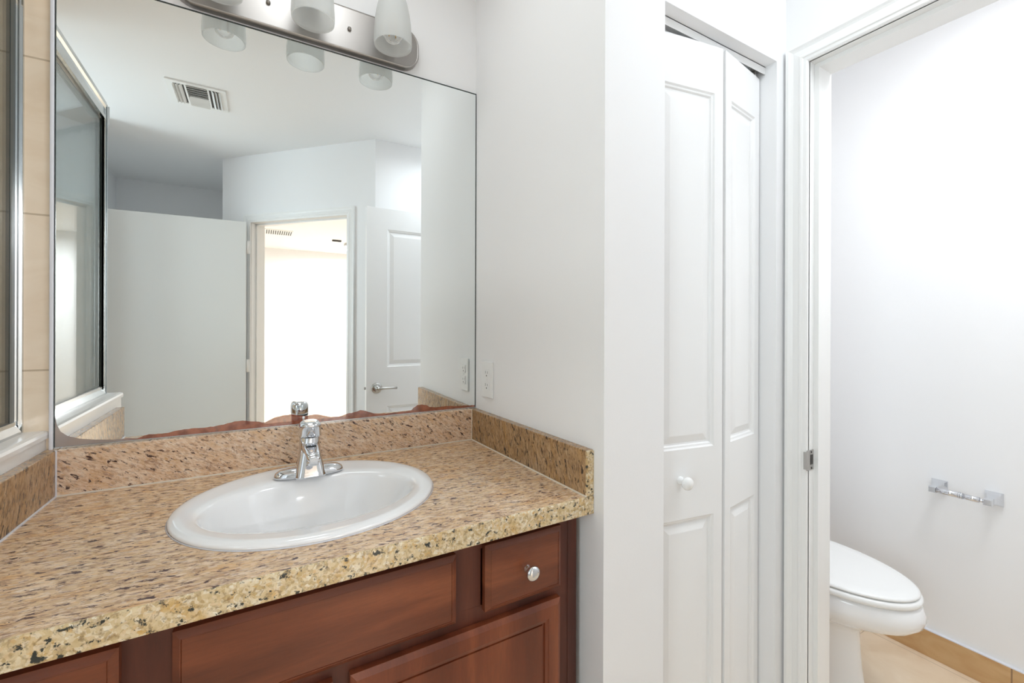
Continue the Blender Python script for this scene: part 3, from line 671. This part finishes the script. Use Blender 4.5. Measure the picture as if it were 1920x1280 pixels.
bm = B(); rings = [oval(SY, SA_+0.0005, SB_+0.0005, 0.0), oval(SY, SA_+0.0020, SB_+0.0020, 0.0004), oval(SY, SA_+0.0005, SB_+0.0005, 0.0018)]; loft(bm, rings, False, False); obj('caulk_line', bm, 'wcaulk', sk)

# ================================================================== faucet
FX, FY, FZ = -0.5185, -0.152, 0.010
fc = thing('faucet', 'chrome single-lever faucet on the back rim of the white sink', 'faucet', (FX, FY, FZ))
def rrect(cx, cy, hx, hy, z, r=0.35, n=40, zs=None):
    """rounded rectangle ring as a superellipse"""
    out = []
    e_ = r
    for i in range(n):
        t = 2*pi*i/n; c, s = cos(t), sin(t)
        out.append(Vector((cx+hx*math.copysign(abs(c)**e_, c), cy+hy*math.copysign(abs(s)**e_, s), z)))
    return out
bm = B()
for zr in [0]:
    rings = [rrect(FX, FY, 0.0775, 0.0265, FZ-0.0005, 0.75), rrect(FX, FY, 0.0775, 0.0265, FZ+0.003, 0.75), rrect(FX, FY, 0.0745, 0.0245, FZ+0.0095, 0.75), rrect(FX, FY, 0.066, 0.020, FZ+0.0150, 0.8), rrect(FX, FY, 0.045, 0.012, FZ+0.0185, 0.85), rrect(FX, FY, 0.01, 0.004, FZ+0.0190, 0.9)]
    loft(bm, rings)
obj('base_plate', bm, 'chrome', fc)
bm = B()
def body_ring(z, hx, yf, yb_, e_): return rrect(FX, (yf+yb_)/2, hx, abs(yf-yb_)/2, z, e_, 48)
rings = [body_ring(FZ+0.001, 0.0345, -0.196, -0.126, 0.42), body_ring(FZ+0.004, 0.034, -0.1955, -0.126, 0.42), body_ring(FZ+0.020, 0.0305, -0.190, -0.127, 0.45), body_ring(FZ+0.040, 0.0265, -0.183, -0.128, 0.5),
         body_ring(FZ+0.058, 0.0238, -0.178, -0.129, 0.6), body_ring(FZ+0.075, 0.0228, -0.1755, -0.1295, 0.85), body_ring(FZ+0.090, 0.0226, -0.1752, -0.1298, 1.0), body_ring(FZ+0.092, 0.0215, -0.174, -0.131, 1.0)]
loft(bm, rings)
obj('body', bm, 'chrome', fc)
# spout: lofted forward out of the body
bm = B()
def sp_ring(y, zc, hx, hz, e_=0.6, n=36):
    out = []
    for i in range(n):
        t = 2*pi*i/n; c, s = cos(t), sin(t)
        out.append(Vector((FX+hx*math.copysign(abs(c)**e_, c), y, zc+hz*math.copysign(abs(s)**e_, s))))
    return out
rings = [sp_ring(-0.155, FZ+0.064, 0.0195, 0.014), sp_ring(-0.178, FZ+0.067, 0.0185, 0.0125), sp_ring(-0.200, FZ+0.0685, 0.0165, 0.0105), sp_ring(-0.225, FZ+0.067, 0.0150, 0.0090), sp_ring(-0.247, FZ+0.0635, 0.0140, 0.0080), sp_ring(-0.257, FZ+0.061, 0.0125, 0.0065), sp_ring(-0.2605, FZ+0.0595, 0.0085, 0.0040)]
loft(bm, rings)
spo = obj('spout', bm, 'chrome', fc)
bm = B(); lathe(bm, [(0.0118, FZ+0.060), (0.0122, FZ+0.050), (0.0122, FZ+0.0465), (0.0108, FZ+0.0455), (0.0095, FZ+0.0455), (0.0090, FZ+0.048), (0.0001, FZ+0.048)], Matrix.Translation((FX, -0.2435, 0)), 28); obj('aerator', bm, 'chrome', spo)
# handle: domed cap over the body with a lever reaching forward
bm = B()
def hring(y, zb, zt, hx, e_=0.7, n=36):
    zc_ = (zb+zt)/2; hz = (zt-zb)/2; out = []
    for i in range(n):
        t = 2*pi*i/n; c, s = cos(t), sin(t)
        out.append(Vector((FX+hx*math.copysign(abs(c)**e_, c), y, zc_+hz*math.copysign(abs(s)**e_, s))))
    return out
def hr(z, hx, yf, yb2, e_=0.55, n=48):
    """horizontal section: round at the back, flatter at the front"""
    out = []; yc_ = -0.157
    for i in range(n):
        t = 2*pi*i/n; c, s_ = cos(t), sin(t)
        if s_ >= 0: out.append(Vector((FX+hx*math.copysign(abs(c)**0.92, c), yc_+(yb2-yc_)*s_**0.92, z)))
        else: out.append(Vector((FX+hx*math.copysign(abs(c)**e_, c), yc_+(yf-yc_)*abs(s_)**e_, z)))
    return out
rings = [hr(FZ+0.0935, 0.0215, -0.181, -0.131), hr(FZ+0.0945, 0.0238, -0.184, -0.129), hr(FZ+0.100, 0.0242, -0.1865, -0.1285), hr(FZ+0.108, 0.0242, -0.191, -0.1285), hr(FZ+0.116, 0.0240, -0.196, -0.130), hr(FZ+0.1215, 0.0234, -0.2000, -0.132), hr(FZ+0.1260, 0.0215, -0.2005, -0.135), hr(FZ+0.1292, 0.0180, -0.1975, -0.139), hr(FZ+0.1312, 0.0125, -0.190, -0.145), hr(FZ+0.1320, 0.005, -0.175, -0.151)]
loft(bm, rings)
# raised arrow-shaped facet on the lever face
def fp(u, z): return Vector((FX+u, -0.1855-(z-0.098)*0.50, FZ+z))
a = [bm.verts.new(fp(*p)) for p in ((-0.0100, 0.0985), (0.0100, 0.0985), (0.0045, 0.1120), (-0.0045, 0.1120))]
b = [bm.verts.new(fp(*p)+Vector((0, -0.0022, 0))) for p in ((-0.0080, 0.1000), (0.0080, 0.1000), (0.0028, 0.1105), (-0.0028, 0.1105))]
for k in range(4): face(bm, (a[k], a[(k+1) % 4], b[(k+1) % 4], b[k]))
face(bm, b)
hd_ = obj('handle', bm, 'chrome', fc)
bm = B(); lathe(bm, [(0.0236, FZ+0.0915), (0.0236, FZ+0.0937)], Matrix.Translation((FX, FY, 0)), 40, cap0=True, cap1=True); obj('dark_seam', bm, 'gasket', hd_)
bm = B(); tube(bm, [(FX-0.011, -0.1225, FZ+0.012), (FX-0.011, -0.1225, FZ+0.128)], 0.0018); lathe(bm, [(0.0018, 0.0), (0.0034, 0.0015), (0.0038, 0.004), (0.0030, 0.007), (0.0001, 0.0085)], Matrix.Translation((FX-0.011, -0.1225, FZ+0.127)), 20); obj('lift_rod', bm, 'chrome', fc)

# ================================================================== vanity cabinet
YFR = -0.548
vc_ = thing('vanity_cabinet', 'reddish brown cherry wood vanity cabinet carrying the granite worktop', 'cabinet', (-0.5, YFR, ZF))
XC0, XC1, ZK = -1.020, -0.006, ZF+0.10
bm = B()
box(bm, (XC1-0.018, YFR+0.018, ZK), (XC1, -0.02, -TH-0.0005)); box(bm, (XC0, YFR+0.018, ZK), (XC0+0.018, -0.02, -TH-0.0005)); box(bm, (XC0+0.018, YFR+0.018, ZK), (XC1-0.018, -0.02, ZK+0.018)); box(bm, (XC0+0.018, -0.03, ZK+0.018), (XC1-0.018, -0.02, -TH-0.0005))
obj('carcass', bm, 'woodd', vc_)
bm = B(); box(bm, (XC0+0.02, YFR+0.07, ZF), (XC1-0.02, YFR+0.085, ZK)); obj('toe_kick', bm, 'woodd', vc_)
bm = B()
for a, b in ((XC0, -0.985), (-0.800, -0.715), (-0.325, -0.245), (-0.052, XC1)):
    box(bm, (a, YFR, -0.205 if a in (-0.800, -0.325) else ZK), (b, YFR+0.018, -TH-0.0005))
box(bm, (XC0, YFR-0.0002, -0.225), (XC1, YFR+0.018, -0.182)); box(bm, (XC0, YFR-0.0001, -0.070), (XC1, YFR+0.018, -TH-0.0005)); box(bm, (XC0, YFR, ZK), (XC1, YFR+0.018, ZK+0.04)); box(bm, (-0.53, YFR+0.0001, ZK), (-0.48, YFR+0.018, -0.2))
obj('face_frame', bm, 'woodd', vc_)
bm = B(); box(bm, (-0.0305, YFR-0.0012, ZK), (XC1, YFR, -TH-0.001), 0.0005); obj('filler_strip', bm, 'woodd', vc_)
TF = 0.020
def front(name, x0, x1, z0, z1, m_, panels=None, prof=(), knob=None, label=None, edge=0.009):
    T = lambda u, w_, q: Vector((x0+u, YFR-TF-q, z0+w_))
    bm = B()
    pl = [] if not panels else [(panels, x1-x0-panels, panels, z1-z0-panels)]
    grid_front(bm, T, x1-x0, z1-z0, pl, list(prof), TF-0.0008, edge)
    o = obj(name, bm, m_, vc_, label=label)
    if knob:
        bm = B(); MKn = Matrix.Translation((knob[0], YFR-TF, knob[1])) @ Matrix.Rotation(pi/2, 4, 'X')
        lathe(bm, [(0.0080, 0), (0.0080, 0.0015), (0.0055, 0.004), (0.0048, 0.010), (0.0065, 0.0135), (0.0120, 0.0165), (0.0150, 0.0200), (0.0155, 0.0225), (0.0140, 0.0258), (0.0095, 0.0285), (0.0040, 0.0298), (0.0001, 0.030)], MKn, 36)
        obj('knob', bm, 'chrome', o, label='round polished chrome knob')
    return o
front('drawer', -0.242, -0.059, -0.190, -0.059, 'woodx', 0.0100, [(0.0004, -0.0012), (0.0014, -0.0004)], knob=(-0.148, -0.126))
front('false_front', -0.731, -0.303, -0.190, -0.060, 'woodx', 0.0100, [(0.0004, -0.0012), (0.0014, -0.0004)], label='plain panel below the sink, without a knob')
front('drawer', -0.972, -0.788, -0.190, -0.060, 'woodx', 0.0100, [(0.0004, -0.0012), (0.0014, -0.0004)], knob=(-0.880, -0.126))
PD = [(0.0012, -0.0018), (0.0080, -0.0034), (0.0095, -0.0075), (0.0125, -0.0080), (0.0135, -0.0055)]
front('door', -0.493, -0.060, ZK+0.025, -0.214, 'woodz', 0.033, PD, knob=(-0.466, -0.30))
front('door', -0.972, -0.520, ZK+0.025, -0.214, 'woodz', 0.033, PD, knob=(-0.548, -0.30))

# ================================================================== outlet on the side wall
ot = thing('outlet', 'white duplex outlet on the grey side wall beside the mirror', 'outlet', (*SW(0.094, 0.0), 0.149))
oc, oz = 0.0945, 0.204
def obox(bm, s0, s1, o0, o1, z0, z1, bev=0.0):
    b2 = bmesh.new(); bmesh.ops.create_cube(b2, size=1.0)
    if bev: 
        for v in b2.verts: v.co = Vector(((v.co.x)*(s1-s0), (v.co.y)*(o1-o0), v.co.z*(z1-z0)))
        bmesh.ops.bevel(b2, geom=list(b2.edges), offset=bev, segments=2, affect='EDGES')
        for v in b2.verts: x, y = SW(v.co.x+(s0+s1)/2, v.co.y+(o0+o1)/2); v.co = Vector((x, y, v.co.z+(z0+z1)/2))
    else:
        for v in b2.verts: x, y = SW(v.co.x*(s1-s0)+(s0+s1)/2, v.co.y*(o1-o0)+(o0+o1)/2); v.co = Vector((x, y, v.co.z*(z1-z0)+(z0+z1)/2))
    merge(bm, b2)
bm = B(); obox(bm, oc-0.0365, oc+0.0365, 0.0003, 0.0055, oz-0.057, oz+0.057, 0.002); obj('wall_plate', bm, 'plastic', ot)
for dz in (0.0195, -0.0195):
    bm = B(); obox(bm, oc-0.0165, oc+0.0165, 0.005, 0.0072, oz+dz-0.0140, oz+dz+0.0140, 0.001); rc = obj('receptacle', bm, 'plastic', ot)
    bm = B(); obox(bm, oc-0.0078, oc-0.0058, 0.0071, 0.0074, oz+dz-0.001, oz+dz+0.0075); obox(bm, oc+0.0056, oc+0.0076, 0.0071, 0.0074, oz+dz-0.001, oz+dz+0.0065); obox(bm, oc-0.0024, oc+0.0024, 0.0071, 0.0074, oz+dz-0.0095, oz+dz-0.0050)
    obj('slots', bm, 'slot', rc)
bm = B(); obox(bm, oc-0.0028, oc+0.0028, 0.0054, 0.0066, oz-0.0028, oz+0.0028, 0.001); obj('screw', bm, 'plastic', ot)

# ================================================================== vanity light above the mirror
vl = thing('vanity_light', 'brushed nickel three-shade vanity light on the wall above the mirror', 'light fixture', (-0.509, 0, 1.21))
def stadium(x0, x1, z0, z1, r, n=8):
    out = []
    for cx, cz, a0_ in ((x1-r, z1-r, 0), (x0+r, z1-r, pi/2), (x0+r, z0+r, pi), (x1-r, z0+r, 3*pi/2)):
        for i in range(n+1): t = a0_+pi/2*i/n; out.append((cx+r*cos(t), cz+r*sin(t)))
    return out
bm = B()
P0 = (-0.815, -0.203, 1.152, 1.275)
rings = [[Vector((x, -y, z)) for x, z in stadium(P0[0]+i_, P0[1]-i_, P0[2]+i_, P0[3]-i_, 0.050-i_)] for i_, y in ((0, 0.001), (0, 0.019), (0.0015, 0.0215), (0.004, 0.0225), (0.0055, 0.0220))]
loft(bm, rings, smooth=False)
obj('back_plate', bm, 'brushed', vl)
for x in (-0.407, -0.608):
    bm = B(); lathe(bm, [(0.0045, 0), (0.0055, 0.002), (0.0050, 0.005), (0.0030, 0.0075), (0.0001, 0.0085)], Matrix.Translation((x, -0.022, 1.213)) @ Matrix.Rotation(pi/2, 4, 'X'), 20); obj('cap_nut', bm, 'satin', vl)
SXS = (-0.306, -0.509, -0.711)
for k, x in enumerate(SXS):
    yy, zb = -0.108, 1.150
    bm = B(); tube(bm, [(x, -0.021, 1.232), (x, -0.045, 1.245), (x, -0.075, 1.285), (x, -0.095, 1.318), (x, yy, 1.332), (x, yy, 1.325)], 0.007)
    lathe(bm, [(0.0001, 1.334), (0.016, 1.332), (0.0255, 1.322), (0.0270, 1.300), (0.0262, 1.294), (0.024, 1.294)], Matrix.Translation((x, yy, 0)), 36)
    lathe(bm, [(0.022, 0), (0.021, 0.006), (0.010, 0.009), (0.0001, 0.009)], Matrix.Translation((x, -0.0225, 1.232)) @ Matrix.Rotation(pi/2, 4, 'X'), 28)
    obj('arm', bm, 'brushed', vl)
    bm = B(); outp = [(0.0505, 0.0), (0.0515, 0.010), (0.0510, 0.030), (0.0490, 0.060), (0.0450, 0.090), (0.0385, 0.120), (0.0300, 0.142), (0.0250, 0.150)]
    prof_ = [(r, zb+z) for r, z in outp] + [(r-0.003, zb+z) for r, z in outp[::-1]] + [outp[0][:1]+(zb,)]
    lathe(bm, prof_, Matrix.Translation((x, yy, 0)), 48)
    s_ = obj('lamp_shade', bm, 'shade', vl, label='frosted glass bell shade')
    if k != 1:
        bm = B(); lathe(bm, [(0.0001, 1.158), (0.010, 1.160), (0.020, 1.167), (0.0270, 1.180), (0.0285, 1.194), (0.0255, 1.212), (0.0180, 1.234), (0.0140, 1.250), (0.0135, 1.262)], Matrix.Translation((x, yy, 0)), 32)
        bl = obj('bulb', bm, 'bulb', vl)
        bm = B()
        for i in range(4):
            a = pi/2*i+0.5; tube(bm, [(x+0.005*cos(a), yy+0.005*sin(a), 1.240), (x+0.013*cos(a+0.2), yy+0.013*sin(a+0.2), 1.180)], 0.0012, 6)
        obj('filament', bm, 'filament', bl)
        bm = B(); lathe(bm, [(0.0135, 1.262), (0.0135, 1.292), (0.010, 1.298), (0.0001, 1.298)], Matrix.Translation((x, yy, 0)), 24, cap0=True); obj('bulb_base', bm, 'plastic', bl)
    else:
        bm = B(); lathe(bm, [(0.019, 1.262), (0.019, 1.298)], Matrix.Translation((x, yy, 0)), 24, cap0=True, cap1=True); obj('socket', bm, 'plastic', vl)

# ================================================================== toilet
TX = 1.190
tl = thing('toilet', 'white elongated toilet with closed lid behind the right doorway', 'toilet', (TX, -0.45, ZF))
def egg(hw, yf, yb_, z, e_=1.0, n=56, ym=None):
    ym = ym if ym is not None else yb_-0.17*(yb_-yf)/0.45*1.0
    out = []
    for i in range(n):
        t = 2*pi*i/n; s, c = sin(t), cos(t)
        if c >= 0: out.append(Vector((TX+hw*s, ym-(ym-yf)*c, z)))
        else:
            x = math.copysign(abs(s)**0.62, s); y = abs(c)**0.75
            out.append(Vector((TX+hw*x, ym+(yb_-ym)*y, z)))
    return out
bm = B()
rings = [egg(0.105, -0.640, -0.10, ZF+0.0), egg(0.106, -0.640, -0.10, ZF+0.010), egg(0.102, -0.632, -0.10, ZF+0.030), egg(0.100, -0.622, -0.10, ZF+0.10), egg(0.100, -0.616, -0.10, ZF+0.18), egg(0.104, -0.616, -0.10, ZF+0.225), egg(0.118, -0.632, -0.10, ZF+0.250), egg(0.138, -0.668, -0.11, ZF+0.268),
         egg(0.160, -0.718, -0.13, ZF+0.286), egg(0.176, -0.758, -0.15, ZF+0.306), egg(0.187, -0.784, -0.17, ZF+0.332), egg(0.190, -0.790, -0.18, ZF+0.350), egg(0.189, -0.788, -0.18, ZF+0.368), egg(0.186, -0.782, -0.19, ZF+0.384), egg(0.182, -0.775, -0.20, ZF+0.392), egg(0.172, -0.765, -0.21, ZF+0.396)]
loft(bm, rings); obj('bowl', bm, 'porcelain', tl)
bm = B(); rings = [egg(0.178, -0.772, -0.30, ZF+0.3965), egg(0.183, -0.779, -0.295, ZF+0.399), egg(0.1855, -0.782, -0.295, ZF+0.406), egg(0.185, -0.7815, -0.295, ZF+0.413), egg(0.182, -0.778, -0.295, ZF+0.4175), egg(0.176, -0.772, -0.30, ZF+0.419)]
loft(bm, rings); obj('seat', bm, 'plastic', tl)
bm = B(); rings = [egg(0.170, -0.762, -0.30, ZF+0.4212), egg(0.179, -0.773, -0.295, ZF+0.4225), egg(0.181, -0.775, -0.295, ZF+0.4265), egg(0.179, -0.773, -0.295, ZF+0.4305), egg(0.172, -0.765, -0.30, ZF+0.4330), egg(0.140, -0.725, -0.33, ZF+0.4345), egg(0.06, -0.60, -0.40, ZF+0.4350)]
loft(bm, rings); obj('lid', bm, 'plastic', tl)
bm = B(); box(bm, (TX-0.19, -0.215, ZF+0.38), (TX+0.19, -0.018, ZF+0.72), 0.02, seg=3); obj('tank', bm, 'porcelain', tl)
bm = B(); box(bm, (TX-0.20, -0.225, ZF+0.7205), (TX+0.20, -0.012, ZF+0.755), 0.01, seg=3); obj('tank_lid', bm, 'porcelain', tl)

# ================================================================== toilet paper holder
tp = thing('toilet_paper_holder', 'empty chrome toilet paper holder with spring roller on the toilet room wall', 'toilet paper holder', (XW, -0.765, -0.235))
def sq(yc, zc__, h, x, w2=None): w2 = w2 or h; return [Vector((x, yc-h, zc__-w2)), Vector((x, yc+h, zc__-w2)), Vector((x, yc+h, zc__+w2)), Vector((x, yc-h, zc__+w2))]
for y in (-0.693, -0.838):
    bm = B(); z = -0.238
    loft(bm, [sq(y, z, h, XW-d) for h, d in ((0.0235, 0.0003), (0.0235, 0.005), (0.0225, 0.0075), (0.017, 0.015), (0.0120, 0.028), (0.0095, 0.045), (0.0090, 0.058), (0.0110, 0.062), (0.0110, 0.078), (0.0095, 0.081))], smooth=False)
    obj('post', bm, 'chrome', tp)
bm = B(); tube(bm, [(XW-0.070, -0.7045, -0.238), (XW-0.070, -0.765, -0.238)], 0.0112, 20); tube(bm, [(XW-0.070, -0.765, -0.238), (XW-0.070, -0.768, -0.238)], 0.0124, 20); tube(bm, [(XW-0.070, -0.768, -0.238), (XW-0.070, -0.771, -0.238)], 0.0100, 20); tube(bm, [(XW-0.070, -0.771, -0.238), (XW-0.070, -0.774, -0.238)], 0.0120, 20); tube(bm, [(XW-0.070, -0.774, -0.238), (XW-0.070, -0.817, -0.238)], 0.0102, 20); tube(bm, [(XW-0.070, -0.815, -0.238), (XW-0.070, -0.8265, -0.238)], 0.0060, 20)
obj('roller', bm, 'chrome', tp)

# ================================================================== ceiling air vents
av = thing('air_vent', 'white three-way ceiling air vent reflected near the top left of the mirror', 'air vent', (-0.909, -1.563, ZC-0.012))
X0, X1, Y0, Y1 = -1.038, -0.782, -1.697, -1.430
bm = B()
for a in ((X0, X1, Y0, Y0+0.024), (X0, X1, Y1-0.024, Y1), (X0, X0+0.030, Y0+0.024, Y1-0.024), (X1-0.030, X1, Y0+0.024, Y1-0.024)): box(bm, (a[0], a[2], ZC-0.008), (a[1], a[3], ZC-0.0005))
box(bm, (X0+0.075, Y0+0.024, ZC-0.009), (X0+0.083, Y1-0.024, ZC-0.002)); box(bm, (X1-0.083, Y0+0.024, ZC-0.009), (X1-0.075, Y1-0.024, ZC-0.002))
obj('frame', bm, 'grille', av)
bm = B(); box(bm, (X0+0.03, Y0+0.024, ZC-0.0015), (X1-0.03, Y1-0.024, ZC-0.0005)); obj('duct_opening', bm, 'slot', av)
def blade(x0, x1, y0, y1, dx, dy):
    bm = B(); z0, z1 = ZC-0.016, ZC-0.003; t = 0.0012
    a = [bm.verts.new(p) for p in ((x0+dx, y0+dy, z0), (x1+dx, y1+dy, z0), (x1, y1, z1), (x0, y0, z1))]
    b = [bm.verts.new(v.co+Vector((0, 0, t))) for v in a]
    face(bm, a); face(bm, b[::-1])
    for i in range(4): face(bm, (a[i], a[(i+1) % 4], b[(i+1) % 4], b[i]))
    obj('blade', bm, 'grille', av)
for i in range(9):
    y = Y0+0.036+i*(Y1-Y0-0.07)/8; blade(X0+0.084, X1-0.084, y, y, 0, -0.014 if i < 4 else 0.014)
for i in range(3):
    blade(X0+0.038+i*0.014, X0+0.038+i*0.014, Y0+0.026, Y1-0.026, -0.012, 0); blade(X1-0.038-i*0.014, X1-0.038-i*0.014, Y0+0.026, Y1-0.026, 0.012, 0)

ag = thing('air_vent', 'small slatted ceiling vent of the bright room seen through the mirrored doorway', 'air vent', (-0.40, -5.2, ZC-0.01))
bm = B(); box(bm, (-0.57, -5.36, ZC-0.008), (-0.24, -5.04, ZC-0.0005)); obj('frame', bm, 'grille', ag)
for i in range(12):
    x = -0.545+i*0.0255; bm = B(); box(bm, (x, -5.33, ZC-0.0105), (x+0.011, -5.07, ZC-0.008)); obj('slot', bm, 'slot', ag)
bm = B(); box(bm, (0.28, -5.41, ZC-0.02), (0.40, -5.36, ZC-0.0005), 0.004)
tag(obj('smoke_detector', bm, 'slot'), 'small dark ceiling fitting in the bright room seen through the mirrored doorway', 'detector')

# ================================================================== ceiling lamp fixtures, unseen; added with the fill lamps except in the toilet room
LAB = {'bathroom_fill': 'added unseen ceiling lamp brightening the closet door side', 'vanity_fill': 'added unseen ceiling lamp giving fill light over the vanity', 'toilet_lamp': 'round flush ceiling lamp in the toilet room',
       'bedroom_fill': 'added unseen ceiling lamp whitening the room behind the diagonal doorway', 'shower_fill': 'added unseen ceiling lamp brightening the shower'}
for n, x, y, z, sx, sy, p, c in LAMPS:
    t = thing('unseen_ceiling_lamp', LAB[n], 'ceiling lamp', (x, y, ZC))
    R = sx/2
    bm = B(); lathe(bm, [(R+0.025, ZC-0.0005), (R+0.025, ZC-0.03), (R+0.012, ZC-0.045), (R+0.010, ZC-0.03), (R+0.010, ZC-0.0006)], Matrix.Translation((x, y, 0)), 40); obj('rim', bm, 'satin', t)
    bm = B(); lathe(bm, [(R+0.010, ZC-0.040), (R*0.9, ZC-0.058), (R*0.6, ZC-0.070), (R*0.3, ZC-0.075), (0.0001, ZC-0.077)], Matrix.Translation((x, y, 0)), 40); obj('diffuser', bm, 'diffuser', t)

# ------------------------------------------------------------------ lift everything so that the floor is z = 0
for o in C.objects:
    if o.parent is None and o.name != 'camera': o.location.z += H
